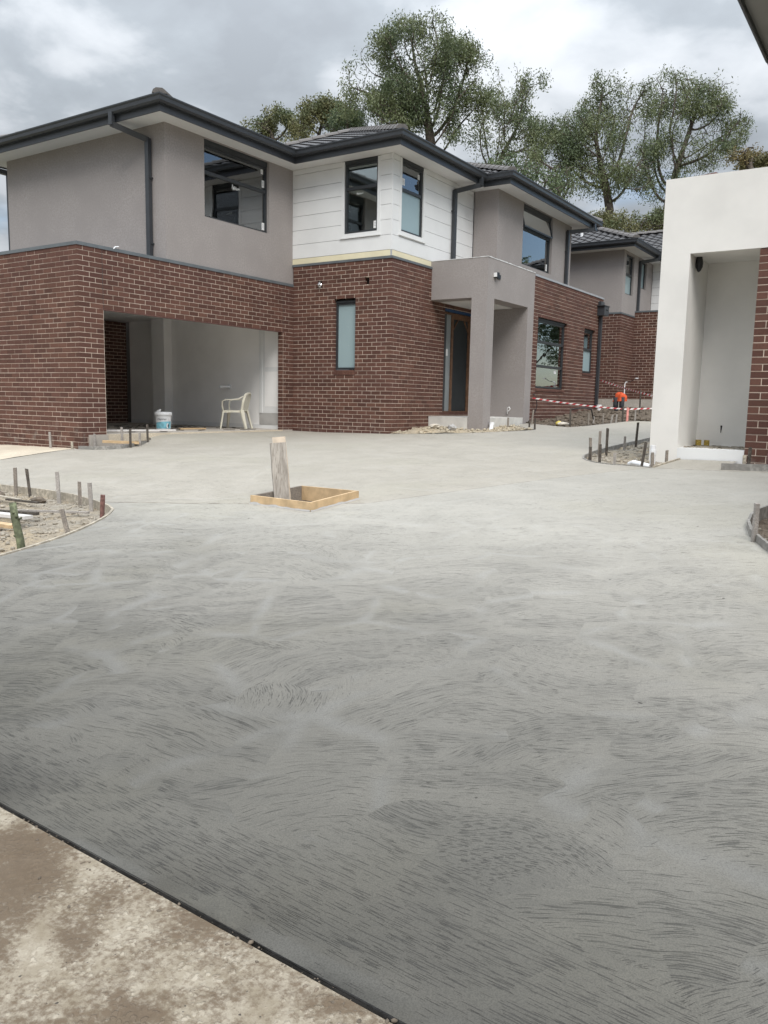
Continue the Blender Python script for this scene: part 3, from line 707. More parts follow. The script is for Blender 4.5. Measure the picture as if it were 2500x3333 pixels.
def bedz(off, amp, f=2.2, seed=0.):
    return lambda u, v: gz(u, v)+off+amp*(noise.noise((u*f, v*f, seed))+.6*noise.noise((u*f*3, v*f*3, seed+3))+.35*noise.noise((u*f*9, v*f*9, seed+5)))
poly_mesh('garden_bed', LB+[(-11.9, 2.6)], [], .09, bedz(-.075, .035), 'dirt_pale', jitter=.35)
poly_mesh('garden_bed', RB+[(-3.02, 19.3), (-3.02, 10.89)], [], .10, bedz(-.06, .035, seed=4.), 'dirt_pale', jitter=.35)
poly_mesh('garden_bed', FR, [], .08, bedz(-.06, .035, seed=8.), 'dirt_dark', jitter=.35)
poly_mesh('garden_bed', GF+[(-12.24, 8.84), (-12.24, 10.32)], [], .07, bedz(-.03, .03, seed=11.), 'dirt_dark', jitter=.35)
poly_mesh('garden_bed', RUB+[(-9.56, 17.75)], [], .07, lambda u, v: bedz(.0, .035, seed=13.)(u, v)+.10*math.exp(-((u+8.95)**2+(v-15.35)**2)/.25), 'dirt_sand', jitter=.35)
poly_mesh('garden_bed', CB+[(-3.0, 19.4), (-3.0, 26.4), (-12., 26.4), (-12., 23.8), (-8.16, 23.8)], [], .12, lambda u, v: bedz(.0, .05, 1.4, seed=17.)(u, v), 'dirt_dark', jitter=.35)
poly_mesh('garden_bed', [(.9, 9.86), (-1.90, 9.86), (-1.90, 10.92), (.9, 10.92)], [], .12, bedz(-.04, .02, seed=21.), 'dirt_dark', jitter=.3)
poly_mesh('sand_strip', [(-12.35, 8.82), (-12.2, 8.1), (-11.96, 7.2), (-11.9, 5.5), (-22, 5.5), (-22, 8.9), (-12.4, 8.9)], [], .25, bedz(.004, .012, seed=23.), 'sand')
# small rubble as one uncountable mass for each bed
def rubble(lab, poly, n, s0, s1, zf, mat, bias=None):
    xs = [p[0] for p in poly]; ys = [p[1] for p in poly]; V = []; F = []
    phi = (1+5**.5)/2
    ico = np.array([(-1, phi, 0), (1, phi, 0), (-1, -phi, 0), (1, -phi, 0), (0, -1, phi), (0, 1, phi), (0, -1, -phi), (0, 1, -phi), (phi, 0, -1), (phi, 0, 1), (-phi, 0, -1), (-phi, 0, 1)])/1.9
    icf = np.array([(0, 11, 5), (0, 5, 1), (0, 1, 7), (0, 7, 10), (0, 10, 11), (1, 5, 9), (5, 11, 4), (11, 10, 2), (10, 7, 6), (7, 1, 8), (3, 9, 4), (3, 4, 2), (3, 2, 6), (3, 6, 8), (3, 8, 9), (4, 9, 5), (2, 4, 11), (6, 2, 10), (8, 6, 7), (9, 8, 1)])
    def inside(x, y):
        c = False; j = len(poly)-1
        for i in range(len(poly)):
            if (poly[i][1] > y) != (poly[j][1] > y) and x < (poly[j][0]-poly[i][0])*(y-poly[i][1])/(poly[j][1]-poly[i][1])+poly[i][0]: c = not c
            j = i
        return c
    k = 0; tries = 0
    while k < n and tries < n*20:
        tries += 1
        x, y = random.uniform(min(xs), max(xs)), random.uniform(min(ys), max(ys))
        if not inside(x, y) or (bias and random.random() > bias(x, y)): continue
        s = s0+(s1-s0)*random.random()**3
        sc = s*np.array([random.uniform(.7, 1.5), random.uniform(.6, 1.2), random.uniform(.45, .85)])
        q = ico*sc*(1+.25*rng.standard_normal((12, 1))*.6); a = random.uniform(0, 6.28); c, s_ = math.cos(a), math.sin(a)
        q = q@np.array([[c, s_, 0], [-s_, c, 0], [0, 0, 1]])+np.array([x, y, float(zf(x, y))+s*.25])
        F.append(icf+12*k); V.append(q); k += 1
    o = npmesh('gravel', np.concatenate(V), np.concatenate(F), mat); tag(o, lab, 'gravel', kind='stuff')
rubble('small pale stones scattered over the left garden bed', LB+[(-11.9, 2.6)], 3500, .006, .028, bedz(-.075, .035), 'stone')
rubble('crushed stones and clods in the bed beside the white column', RB+[(-3.02, 19.3), (-3.02, 10.89)], 1400, .007, .035, bedz(-.06, .035, seed=4.), 'stone')
rubble('broken stones heaped in front of the grey portico', RUB+[(-9.56, 17.75)], 800, .010, .05, lambda u, v: bedz(.0, .035, seed=13.)(u, v)+.10*math.exp(-((u+8.95)**2+(v-15.35)**2)/.25), 'sand_stone')
rubble('broken stones and clods along the brick wall past the portico', CB+[(-3.0, 19.4), (-3.0, 25.8), (-8.1, 25.8)], 1700, .012, .065, lambda u, v: bedz(.0, .05, 1.4, seed=17.)(u, v), 'clod', lambda x, y: 1. if y < 20.5 else .3)
rubble('dark gravel in the bed at the right edge', FR, 250, .008, .04, bedz(-.06, .035, seed=8.), 'stone')
rubble('earth clods in the small bed by the garage corner', GF+[(-12.24, 8.84), (-12.24, 10.32)], 160, .01, .05, bedz(-.03, .03, seed=11.), 'stone')

rubble('crumbs of cement and grit along the dark joint of the apron', [(-3.2, ev(-3.2)-.05), (.2, ev(.2)-.05), (.2, ev(.2)+.012), (-3.2, ev(-3.2)+.012)], 420, .0012, .0062, lambda u, v: slabz(u, v)-.002, 'clod')
rubble('loose grit lying on the stained apron', [(-4, -.5), (.2, -.5), (.2, ev(.2)-.03), (-4, ev(-4)-.03)], 700, .001, .006, lambda u, v: slabz(u, v)-.001, 'clod')
# ================================================================== townhouse with the open garage
H = thing('townhouse', 'brown brick and taupe render two storey townhouse with an open garage', 'house', (-12.2, 8.875, .6))
bricks = []
ZA = 4.06; ZB = ZA+5*COURSE; ZC = 4.60; ZL = ZA-12*COURSE
WB = (-11.03, -10.46, ZB-28*COURSE, ZB-9*COURSE)
hole1 = (-11.495, -11.375, ZB-6*COURSE, ZB-4*COURSE); hole2 = (-10.225, -10.105, ZB-6*COURSE, ZB-4*COURSE)
hole1 = (-11.495, -11.38, ZB-5.9*COURSE, ZB-4.1*COURSE); hole2 = (-10.225, -10.11, ZB-5.9*COURSE, ZB-4.1*COURSE)
DOOR = (16.84, 18.30, 1.30, ZB-10*COURSE)
W4 = (19.04, 20.99, ZC-32*COURSE, ZC-11*COURSE); W5 = (22.30, 23.17, ZC-26*COURSE, ZC-11*COURSE)
brick_wall(bricks, H, 'y', 8.875, -1, -18.2, -12.2, ZA, .36, ext1=0, phase=-12.2)
brick_wall(bricks, H, 'x', -12.2, 1, 8.875, 14.549, ZA, .45, [(9.392, 14.15, .2, ZL)], ext0=1, phase=8.995, joints=(9.385, 14.20))
brick_wall(bricks, H, 'y', 14.549, -1, -12.2, -9.534, ZB, .55, [WB, hole1, hole2], ext1=0, phase=-9.534)
brick_wall(bricks, H, 'x', -9.534, 1, 14.549, 18.42, ZB, .60, [DOOR], ext0=1, phase=14.669)
brick_wall(bricks, H, 'x', -8.141, 1, 18.746, 23.76, ZC, .80, [W4, W5], ext1=0, phase=18.746)
pieces(H, 'brick', 'brickwork', bricks, 'brick', 300)
# sill bricks on edge
def sills(root, axis, c, sgn, s0, s1, z0, z1):
    P = frame_of(axis, c, sgn); n = max(3, int(round((s1-s0)/.086))); st = (s1-s0)/n
    bk = MB(); bk.box(P(s0, z0, .02), P(s1, z1-.03, .10)); bk.build('sill_bed', 'mortar', root)
    for i in range(n):
        a, b = s0+i*st+.004, s0+(i+1)*st-.004; q = MB()
        vs = [P(a, z0, -.012), P(b, z0, -.012), P(b, z0, .11), P(a, z0, .11), P(a, z1-.035, -.012), P(b, z1-.035, -.012), P(b, z1-.005, .11), P(a, z1-.005, .11)]
        q.add(vs, [(0, 3, 2, 1), (4, 5, 6, 7), (0, 1, 5, 4), (1, 2, 6, 5), (2, 3, 7, 6), (3, 0, 4, 7)]); q.build('sill_brick', 'brick', root)
sills(H, 'y', 14.549, -1, WB[0], WB[1], WB[2], WB[2]+COURSE*1.35)
sills(H, 'x', -8.141, 1, W4[0], W4[1], W4[2], W4[2]+COURSE)
sills(H, 'x', -8.141, 1, W5[0], W5[1], W5[2], W5[2]+COURSE)
# lintel under the brick band over the garage
m = MB(); m.box((-12.300, 9.30, ZL-.012), (-12.196, 14.24, ZL-.001)); m.build('lintel', 'red_timber', H)
# upper render walls
AW = (11.86, 13.76, 5.08, 6.562); W1 = (-10.79, -9.93, 5.07, 6.56); W2 = (14.90, 15.78, 5.09, 6.56); W3 = (19.61, 21.55, 5.06, 6.562)
ZS = 6.575
m = MB()
grid_wall(m, 'x', -12.229, 1, 10.863, 14.60, 4.02, ZS, [AW], .20)
grid_wall(m, 'y', 10.863, -1, -17.283, -12.430, 3.98, ZS, [], .20)
grid_wall(m, 'x', -17.283, -1, 11.064, 22.95, 3.98, ZS, [], .20)
grid_wall(m, 'x', -8.906, 1, 18.145, 22.95, 4.40, ZS, [W3], .20)
grid_wall(m, 'y', 18.145, -1, -9.54, -9.107, 4.40, ZS, [], .20)
grid_wall(m, 'y', 22.95, 1, -17.08, -9.107, 3.98, ZS, [], .20)
m.build('render_wall', 'stucco', H)
# white boarded corner
m = MB()
grid_wall(m, 'y', 14.549, -1, -12.226, -9.80, ZB+.03, ZS, [W1], .20, .022)
grid_wall(m, 'x', -9.559, 1, 14.575, 18.14, ZB+.03, ZS, [W2], .20, .022)
cl = m.build('cladding', 'frame', H)
zl = [ZS-.002, 6.46, 6.16, 5.87, 5.575, 5.27, 4.965, 4.66, ZB+.045]
def boards(axis, c, sgn, s0, s1, hole, tw=.075):
    P = frame_of(axis, c, sgn)
    for i in range(len(zl)-1):
        z1, z0 = zl[i]-.004, zl[i+1]+.004; mat = 'cream_board' if i == len(zl)-2 else 'white_paint'
        segs = [(s0, s1)] if z1 < hole[2]-tw else [(s0, hole[0]-tw), (hole[1]+tw, s1)]
        if z0 < hole[2]-tw < z1:   # board notched round the window: lower strip
            q = MB(); q.box(P(s0, z0, .0), P(s1, hole[2]-tw, .0215)); q.build('board', mat, cl); z0 = hole[2]-tw+.0005
        for a, b in segs:
            q = MB(); q.box(P(a, z0, .0), P(b, z1, .0215)); q.build('board', mat, cl)
    a, b, z0, z1 = hole; q = MB()
    q.box(P(a-tw, z0-tw, -.008), P(b+tw, z0, .05)); q.box(P(a-tw, z0+.0005, -.008), P(a, z1, .05)); q.box(P(b, z0+.0005, -.008), P(b+tw, z1, .05))
    q.box(P(a-tw-.02, z0-tw-.025, -.03), P(b+tw+.02, z0-tw-.001, .04))
    q.build('window_trim', 'white_paint', cl)
boards('y', 14.549, -1, -12.227, -9.583, W1); boards('x', -9.559, 1, 14.573, 18.143, W2)
q = MB(); q.box((-9.582, 14.546, 4.66), (-9.556, 14.572, ZS)); q.build('corner_board', 'white_paint', cl)
q = MB(); q.box((-9.582, 14.546, ZB+.045), (-9.556, 14.572, 4.658)); q.build('corner_board', 'light_flashing', cl)
# cap flashings
m = MB(); sweep(m, [(-18.2, 8.875), (-12.2, 8.875), (-12.2, 14.545)], [(.012, ZA-.012), (.012, ZA+.045), (-.13, ZA+.045), (-.13, ZA-.0)]); m.build('flashing', 'flashing', H)
m = MB(); sweep(m, [(-12.226, 14.549), (-9.534, 14.549), (-9.534, 16.19)], [(.014, ZB-.004), (.014, ZB+.044), (-.02, ZB+.044), (-.02, ZB-.004)]); m.build('flashing', 'flashing', H)
m = MB(); sweep(m, [(-8.141, 18.75), (-8.141, 23.76), (-9.4, 23.76)], [(.014, ZC-.002), (.014, ZC+.044), (-.16, ZC+.044), (-.16, ZC-.002)]); m.build('flashing', 'light_flashing', H)
m = MB(); m.box((-18.1, 8.99, 3.86), (-12.32, 11.0, 3.96)); m.box((-9.1, 18.8, 4.40), (-8.30, 23.6, 4.54)); m.build('flat_roof', 'flashing', H)
m = MB(); m.box((-17.2, 23.63, .8), (-8.155, 23.75, ZC)); m.box((-18.19, 8.98, .4), (-18.0, 23.6, 3.9)); m.build('rear_wall', 'stucco', H)
# roof, fascia, gutter, soffit
eave = [(-17.80, 10.36), (-11.77, 10.36), (-11.77, 14.08), (-9.08, 14.08), (-9.08, 17.75), (-8.42, 17.75), (-8.42, 23.70), (-17.80, 23.70), (-17.80, 10.36)]
hip_roof(H, [(-17.86, -11.71, 10.30, 23.77), (-17.86, -9.02, 14.02, 23.77), (-17.86, -8.36, 17.69, 23.77)], 6.745)
m = MB(); sweep(m, eave, [(0, ZS-.03), (0, 6.79), (-.02, 6.79), (-.02, ZS-.03)]); m.build('fascia', 'charcoal_metal', H)
m = MB(); sweep(m, eave, gutter_prof(6.80)); m.build('gutter', 'charcoal_metal', H)
m = MB(); m.box((-17.79, 10.37, ZS), (-11.785, 14.095, ZS+.03)); m.box((-17.79, 14.0955, ZS), (-9.095, 17.765, ZS+.03)); m.box((-17.79, 17.7655, ZS), (-8.435, 23.69, ZS+.03)); m.build('soffit', 'soffit', H)
# inside upstairs
m = MB(); m.box((-17.08, 11.07, 3.72), (-12.44, 14.78, 3.98)); m.box((-17.08, 14.781, 3.72), (-9.79, 18.35, 3.98)); m.box((-17.08, 18.351, 3.72), (-9.12, 22.74, 3.98)); m.build('floor', 'carpet', H)
m = MB(); m.box((-15.5, 11.07, 3.99), (-15.4, 22.7, ZS)); m.box((-15.39, 14.3, 3.99), (-12.6, 14.4, ZS)); m.box((-15.39, 18.4, 3.99), (-9.2, 18.5, ZS)); m.build('partition', 'plaster', H)
m = MB(); m.box((-11.6, 18.75, 1.0), (-11.5, 23.6, 3.7)); m.box((-11.49, 23.5, 1.0), (-8.26, 23.6, 3.7)); m.box((-11.49, 18.75, 1.0), (-8.26, 18.85, 3.7)); m.box((-11.49, 18.86, .9), (-8.26, 23.49, 1.0)); m.box((-11.49, 18.86, 3.66), (-8.26, 23.49, 3.71)); m.build('room_lining', 'plaster', H)
# windows
window(H, 'x', -12.229, 1, *AW[:2], AW[2], AW[3], .07, bars=(5.95,), head=.10, stickers=((13.60, 6.30, .07, .10), (13.63, 5.97+.06, .08, .15), (13.63, 5.15, .08, .15)))
window(H, 'y', 14.549, -1, *W1[:2], W1[2], W1[3], .03, bars=(6.0,), head=.06, stickers=((-10.06, 5.14, .09, .15),))
window(H, 'x', -9.559, 1, *W2[:2], W2[2], W2[3], .03, bars=(5.95,), frosted=(1,), head=.06, stickers=((15.0, 6.05, .10, .14), (15.62, 6.30, .08, .10)))
window(H, 'x', -8.906, 1, *W3[:2], W3[2], W3[3], .07, bars=(5.98,), head=.08, tilt=0, stickers=((21.40, 5.14, .08, .18),))
window(H, 'y', 14.549, -1, WB[0], WB[1], WB[2]+COURSE*1.35, WB[3]-.035, .075, frosted=(0,), head=.04)
window(H, 'x', -8.141, 1, W4[0], W4[1], W4[2]+COURSE, W4[3], .075, bars=(3.08, 2.48), head=.05, stickers=((19.16, 2.30, .12, .07), (20.45, 2.33, .14, .09)))
window(H, 'x', -8.141, 1, W5[0], W5[1], W5[2]+COURSE, W5[3], .075, bars=(3.10,), frosted=(1,), head=.05)
# marker scribbles on two panes
def scribble(root, axis, c, sgn, s, z, d, w_, h_):
    P = frame_of(axis, c, sgn); q = MB(); pts = [(0, .3), (.08, 1), (.16, .1), (.2, .7), (.28, .15), (.36, .8), (.42, .2), (.52, .75), (.6, .2), (.7, .6), (.78, .25), (.9, .65), (1., .4)]
    q.tube([P(s+a*w_, z+b*h_, d) for a, b in pts], .005, 5); q.build('scribble', 'white_paper', root)
scribble(H, 'x', -12.229, 1, 12.72, 5.77, .09, .22, .12); scribble(H, 'y', 14.549, -1, -10.5, 5.86, .05, .17, .05)
# holes in the brickwork: a foil wrapped pipe end and an open recess
m = MB(); m.box((hole1[0]-.01, 14.66, hole1[2]-.01), (hole1[1]+.01, 14.70, hole1[3]+.01)); m.box((hole2[0]-.01, 14.66, hole2[2]-.01), (hole2[1]+.01, 14.70, hole2[3]+.01)); m.build('recess', 'dark_void', H)
bm = bmesh.new(); bmesh.ops.create_icosphere(bm, subdivisions=3, radius=.055)
for v in bm.verts: v.co *= 1+.25*noise.noise(v.co*40)
q = MB(); q.add([(v.co.x+(hole1[0]+hole1[1])/2, v.co.y+14.55, v.co.z*1.15+(hole1[2]+hole1[3])/2-.01) for v in bm.verts], [tuple(v.index for v in f.verts) for f in bm.faces]); bm.free()
q.build('foil_wrap', 'foil', H, smooth=False)
# downpipes
def strap(root, axis, c, sgn, s, z):
    P = frame_of(axis, c, sgn); q = MB(); q.box(P(s-.065, z, -.085), P(s+.065, z+.025, .0)); q.build('strap', 'charcoal_metal', root)
dp = downpipe(H, 'downpipe', [(-13.0, 10.29, 6.72), (-13.0, 10.29, 6.50), (-12.62, 10.80, 6.30), (-12.62, 10.80, 4.02)], axis='y'); strap(dp, 'y', 10.863, -1, -12.62, 5.6); strap(dp, 'y', 10.863, -1, -12.62, 4.4)
dp = downpipe(H, 'downpipe', [(-9.02, 17.45, 6.70), (-9.02, 17.45, 6.52), (-9.50, 17.10, 6.36), (-9.50, 17.10, 4.62)], axis='x'); strap(dp, 'x', -9.559, 1, 17.10, 5.9)
dp = downpipe(H, 'downpipe', [(-8.37, 23.3, 6.70), (-8.37, 23.3, 6.52), (-8.85, 22.55, 6.36), (-8.85, 22.55, 4.60)], axis='x'); strap(dp, 'x', -8.906, 1, 22.55, 5.8)
dp = downpipe(H, 'downpipe', [(-8.09, 23.46, 4.16), (-8.09, 23.46, 1.50)], axis='x'); strap(dp, 'x', -8.141, 1, 23.46, 3.2); strap(dp, 'x', -8.141, 1, 23.46, 2.0)
q = MB(); q.box((-8.14, 23.27, 4.10), (-7.93, 23.66, 4.36)); q.box((-8.14, 23.22, 4.36), (-7.915, 23.71, 4.385)); q.box((-8.135, 23.32, 4.386), (-8.05, 23.60, 4.50)); q.build('rain_head', 'charcoal_metal', H)
q = MB(); q.box((-7.929, 23.38, 4.24), (-7.926, 23.56, 4.27)); q.build('overflow_slot', 'dark_void', H)
dp = downpipe(H, 'downpipe', [(-17.86, 10.4, 6.70), (-17.86, 10.4, 6.50), (-17.36, 10.95, 6.35), (-17.36, 10.95, 4.0)], axis='x')
# portico
pt = MB()
pt.box((-9.60, 16.194, 3.81), (-8.139, 18.742, 4.655))
pt.box((-8.51, 16.194, .55), (-8.139, 16.56, 3.8095)); pt.box((-9.60, 18.38, .6), (-8.139, 18.742, 3.8095))
po = pt.build('portico', 'stucco', H)
q = MB(); q.box((-9.50, 16.58, 3.795), (-8.53, 18.36, 3.8085)); q.build('portico_ceiling', 'soffit', po)
q = MB()
for i in range(26):   # ragged render bead along the top edge
    a = 16.19+i*.098; q.box((-8.20+.02*random.random(), a, 4.6545), (-8.134+.006*random.random(), a+.10, 4.664+.012*random.random()))
for i in range(14):
    a = -9.5+i*.098; q.box((a, 16.189-.006*random.random(), 4.6545), (a+.10, 16.26, 4.662+.010*random.random()))
q.build('render_bead', 'white_paint', po)
q = MB(); q.box((-9.53, 16.20, .7), (-8.52, 18.375, 1.20)); q.box((-8.52, 16.565, .7), (-8.15, 18.375, 1.195)); q.build('porch_slab', 'porch_concrete', po)
q = MB(); q.box((-8.14, 16.50, 4.255), (-8.06, 16.62, 4.365)); q.box((-8.14, 16.66, 4.25), (-8.115, 16.80, 4.34)); wl = q.build('wall_light', 'black_plastic', po)
q = MB(); q.box((-8.135, 16.478, 4.265), (-8.065, 16.4995, 4.355)); q.build('lens', 'white_paper', wl)
# front door
P = frame_of('x', -9.534, 1)
q = MB()
for a, b in ((16.845, 16.89), (17.25, 17.33), (18.24, 18.295)): q.box(P(a, 1.32, .03), P(b, 3.58, .12))
q.box(P(16.845, 3.5805, .03), P(18.295, 3.628, .12)); q.box(P(16.845, 1.29, .02), P(18.295, 1.319, .12))
fd = q.build('front_door', 'door_timber', H)
q = MB(); q.box(P(16.891, 1.32, .06), P(17.249, 3.58, .066)); q.build('sidelight', 'grey_panel', fd)
q = MB(); q.box(P(16.891, 1.32, .050), P(17.02, 3.58, .058)); q.build('sidelight_frame', 'frame', fd)
q = MB(); q.box(P(17.331, 1.32, .08), P(18.239, 3.58, .10)); q.build('fly_screen', 'fly_mesh', fd)
q = MB(); q.box(P(17.331, 1.32, .055), P(17.37, 3.5, .0795)); q.box(P(18.13, 1.32, .055), P(18.238, 3.5, .0795)); q.box(P(17.331, 3.5005, .055), P(18.238, 3.579, .0795))
q.bar(P(17.38, 3.25, .066), P(17.60, 3.49, .066), .025, .02); q.bar(P(18.12, 3.25, .066), P(17.92, 3.49, .066), .025, .02); q.build('screen_frame', 'door_timber', fd)
q = MB(); q.box(P(16.85, 3.632, .0), P(18.25, 3.70, -.006)); q.build('protective_tape', 'blue_tape', fd)
q = MB(); q.box(P(17.04, 2.62, .0595), P(17.13, 2.78, .0585)); q.build('sticker', 'white_paper', fd)
# garage inside
m = MB(); m.box((-18.0, 9.0, .55), (-12.17, 14.50, .832)); m.build('garage_floor', 'old_concrete', H)
m = MB(); m.box((-12.20, 9.40, .70), (-12.155, 14.14, .836)); m.build('threshold', 'sand', H)
m = MB()
m.box((-17.6, 14.33, .833), (-12.312, 14.44, 3.46)); m.box((-16.45, 14.08, .834), (-16.0, 14.3295, 3.459)); m.box((-17.99, 8.99, .833), (-12.312, 9.10, 3.46)); m.box((-17.99, 9.101, 3.461), (-12.312, 14.44, 3.52))
m.box((-12.42, 9.101, ZL+.002), (-12.312, 14.329, 3.4595)); m.build('garage_lining', 'plaster', H)
gb = []; brick_wall(gb, H, 'x', -17.72, 1, 9.11, 14.32, 3.44, .835, [(10.2, 12.9, .8, 2.95)], phase=9.11)
tag((lambda mb: [mb.add([M @ Vector(p) for p in v], f) for k, v, f, M, n, a in gb] and mb.build('garage_brickwork', 'brick', H))(MB()), kind='stuff')
window(H, 'x', -17.72, 1, 10.2, 12.9, .84, 2.95, .05, bars=(), fw=.06)
q = MB(); q.box((-17.55, 14.318, .834), (-12.45, 14.3295, .93)); q.build('skirting', 'white_paint', H)
q = MB(); q.box((-13.02, 14.30, 1.20), (-12.93, 14.3295, 3.30)); q.box((-12.93, 14.312, 1.20), (-12.34, 14.3294, 3.28)); gd = q.build('garage_side_door', 'white_paint', H)
for a, b in ((1.35, 2.15), (2.25, 3.15)): q = MB(); q.box((-12.85, 14.3095, a), (-12.45, 14.3115, b)); q.build('panel', 'plaster', gd)
q = MB(); q.box((-13.02, 14.31, .93), (-12.34, 14.3293, 1.198)); q.build('door_step', 'render_grey', H)
q = MB(); q.tube([(-14.0, 14.33, 1.80), (-14.0, 14.0, 1.79)], .03, 10); q.tube([(-14.0, 14.335, 1.80), (-14.0, 14.318, 1.80)], .065, 10); q.build('pipe_stub', 'pvc', H)

q = MB(); q.tube([(-12.19, 9.62, 4.09), (-12.185, 9.66, 4.13), (-12.17, 9.72, 4.14)], .011, 8); q.build('conduit_stub', 'pvc', H)
# ================================================================== second townhouse further up the drive
H2 = thing('townhouse', 'taupe rendered townhouse over brown brick at the far end of the drive', 'house', (-8.32, 26., 1.6))
b2 = []; ZA2 = 4.44; ZB2 = ZA2+2*COURSE
W6 = (-7.10, -6.3, 2.2, ZB2-8*COURSE)
brick_wall(b2, H2, 'y', 26.0, -1, -13., -8.32, ZA2, 1.4, ext1=0, phase=-8.32)
brick_wall(b2, H2, 'x', -8.32, 1, 26.0, 27.45, ZA2, 1.4, ext0=1, phase=26.12)
brick_wall(b2, H2, 'y', 27.45, -1, -8.32, -5.66, ZB2, 1.4, [W6], phase=-8.32)
pieces(H2, 'brick', 'brickwork', b2, 'brick', 300)
A2 = (26.26, 27.09, 5.08, 6.32); A3 = (27.9, 28.5, 5.45, 6.32)
m = MB(); grid_wall(m, 'x', -8.32, 1, 26.0, 29.2, 4.45, 6.40, [A2, A3], .2); grid_wall(m, 'y', 26.0, -1, -13., -8.521, 4.40, 6.40, [], .2); m.box((-13., 26.2, 4.4), (-12.8, 35, 6.4)); m.box((-13., 34.8, 1.4), (-5.66, 35., 6.39)); m.box((-5.86, 27.56, 1.4), (-5.67, 34.79, 4.4)); m.box((-5.86, 29.43, 4.401), (-5.67, 34.79, 6.39)); m.build('render_wall', 'stucco', H2)
m = MB(); grid_wall(m, 'y', 29.2, -1, -8.319, -5.66, 4.55, 6.40, [], .2, .022); c2_ = m.build('cladding', 'frame', H2)
for k in range(7):
    q = MB(); q.box((-8.31, 29.2, 4.56+k*.265), (-5.66, 29.2215, 4.56+k*.265+.257)); q.build('board', 'white_paint', c2_)
m = MB(); sweep(m, [(-13., 26.), (-8.32, 26.), (-8.32, 27.44)], [(.014, ZA2-.01), (.014, ZA2+.04), (-.03, ZA2+.04), (-.03, ZA2-.01)]); sweep(m, [(-8.33, 27.45), (-5.66, 27.45)], [(.014, ZB2-.01), (.014, ZB2+.04), (-.1, ZB2+.04), (-.1, ZB2-.01)]); m.build('flashing', 'flashing', H2)
m = MB(); m.box((-8.31, 27.56, 4.42), (-5.66, 29.2, 4.5)); m.box((-12.8, 26.2, 4.2), (-8.53, 34.8, 4.39)); m.box((-8.52, 29.42, 4.2), (-5.66, 34.8, 4.39)); m.build('floor', 'carpet', H2)
eave2 = [(-13.5, 25.5), (-7.86, 25.5), (-7.86, 28.7), (-5.16, 28.7), (-5.16, 35.4)]
hip_roof(H2, [(-13.56, -7.80, 25.44, 35.5), (-13.56, -5.1, 28.64, 35.5)], 6.55, ('y0', 'x1'))
m = MB(); sweep(m, eave2, [(0, 6.38), (0, 6.59), (-.02, 6.59), (-.02, 6.38)]); m.build('fascia', 'charcoal_metal', H2)
m = MB(); sweep(m, eave2, gutter_prof(6.60)); m.build('gutter', 'charcoal_metal', H2)
m = MB(); m.box((-13.49, 25.51, 6.40), (-7.875, 28.715, 6.43)); m.box((-13.49, 28.7155, 6.40), (-5.17, 35.4, 6.43)); m.build('soffit', 'soffit', H2)
window(H2, 'x', -8.32, 1, *A2, .06, bars=(5.72,), frosted=(1,)); window(H2, 'x', -8.32, 1, *A3, .06, frosted=(0,)); window(H2, 'y', 27.45, -1, *W6, .07, frosted=(0,))
dp = downpipe(H2, 'downpipe', [(-7.80, 28.0, 6.5), (-7.80, 28.0, 6.36), (-8.27, 27.6, 6.24), (-8.27, 27.6, 4.5)], axis='x')
q = MB(); q.tube([(-9.93, 26.5, 6.85), (-9.93, 26.5, 7.22)], .045, 10); q.lathe((-9.93, 26.5, 7.20), [(.05, 0), (.075, .02), (.075, .05), (.0, .07)], 10); q.build('vent_pipe', 'pvc', H2)
m = MB(); m.box((-9.2, 25.62, 1.2), (-4.0, 25.80, 1.74)); fo = m.build('footing_wall', 'old_concrete'); tag(fo, 'low grey concrete footing in front of the far brick townhouse', 'footing')

# ================================================================== white portico townhouse on the right
H3 = thing('townhouse', 'white rendered portico and brown brick townhouse at the right edge', 'house', (-2.6, 10.89, .8))
ZO = 3.43; b3 = []
brick_wall(b3, H3, 'y', 10.895, -1, -1.834, .92, ZO-.004, .6, phase=-1.834+.13)
brick_wall(b3, H3, 'x', .92, -1, 4.6, 10.895, 4.06, .3, phase=4.6)
pieces(H3, 'brick', 'brickwork', b3, 'brick', 300)
m = MB()
m.box((-3.001, 10.889, ZO), (.92, 11.25, 4.362)); m.box((-3.001, 11.2505, ZO), (-2.645, 12.2, 4.36)); m.box((-3.001, 10.889, .55), (-2.645, 12.2, ZO-.0005)); m.box((-2.6445, 11.9, .6), (-1.5, 12.2, ZO+.3)); m.box((-2.6445, 11.2505, ZO+.02), (-1.5, 11.8995, ZO+.1))
p3 = m.build('portico', 'stucco_white', H3)
q = MB(); q.box((-2.644, 10.885, .6), (-1.836, 11.899, .985)); q.build('porch_step', 'white_paint', p3)
q = MB(); q.box((-1.70, 11.0, .6), (.9, 11.2, ZO-.01)); q.build('inner_wall', 'stucco_white', p3)
q = MB(); q.tube([(-2.325, 11.898, 1.17), (-2.322, 11.897, 1.27)], [.004, .012], 6); q.build('cable_slot', 'dark_void', p3)
m = MB(); grid_wall(m, 'x', -1.55, -1, 10.9, 13.5, 4.37, 6.575, [(11.6, 12.8, 5.1, 6.5)], .2); grid_wall(m, 'y', 10.9, -1, -1.349, 5, 4.3, 6.575, [], .2); grid_wall(m, 'y', 13.5, 1, -1.349, 5, 4.3, 6.575, [], .2); m.build('render_wall', 'stucco', H3)
q = MB(); q.box((-1.34, 11.11, 4.2), (5, 13.3, 4.4)); q.build('floor', 'carpet', H3)
window(H3, 'x', -1.55, -1, 11.6, 12.8, 5.1, 6.5, .06, bars=(5.95,))
eave3 = [(-2.38, 13.97), (-2.38, 10.3), (5.5, 10.3)]
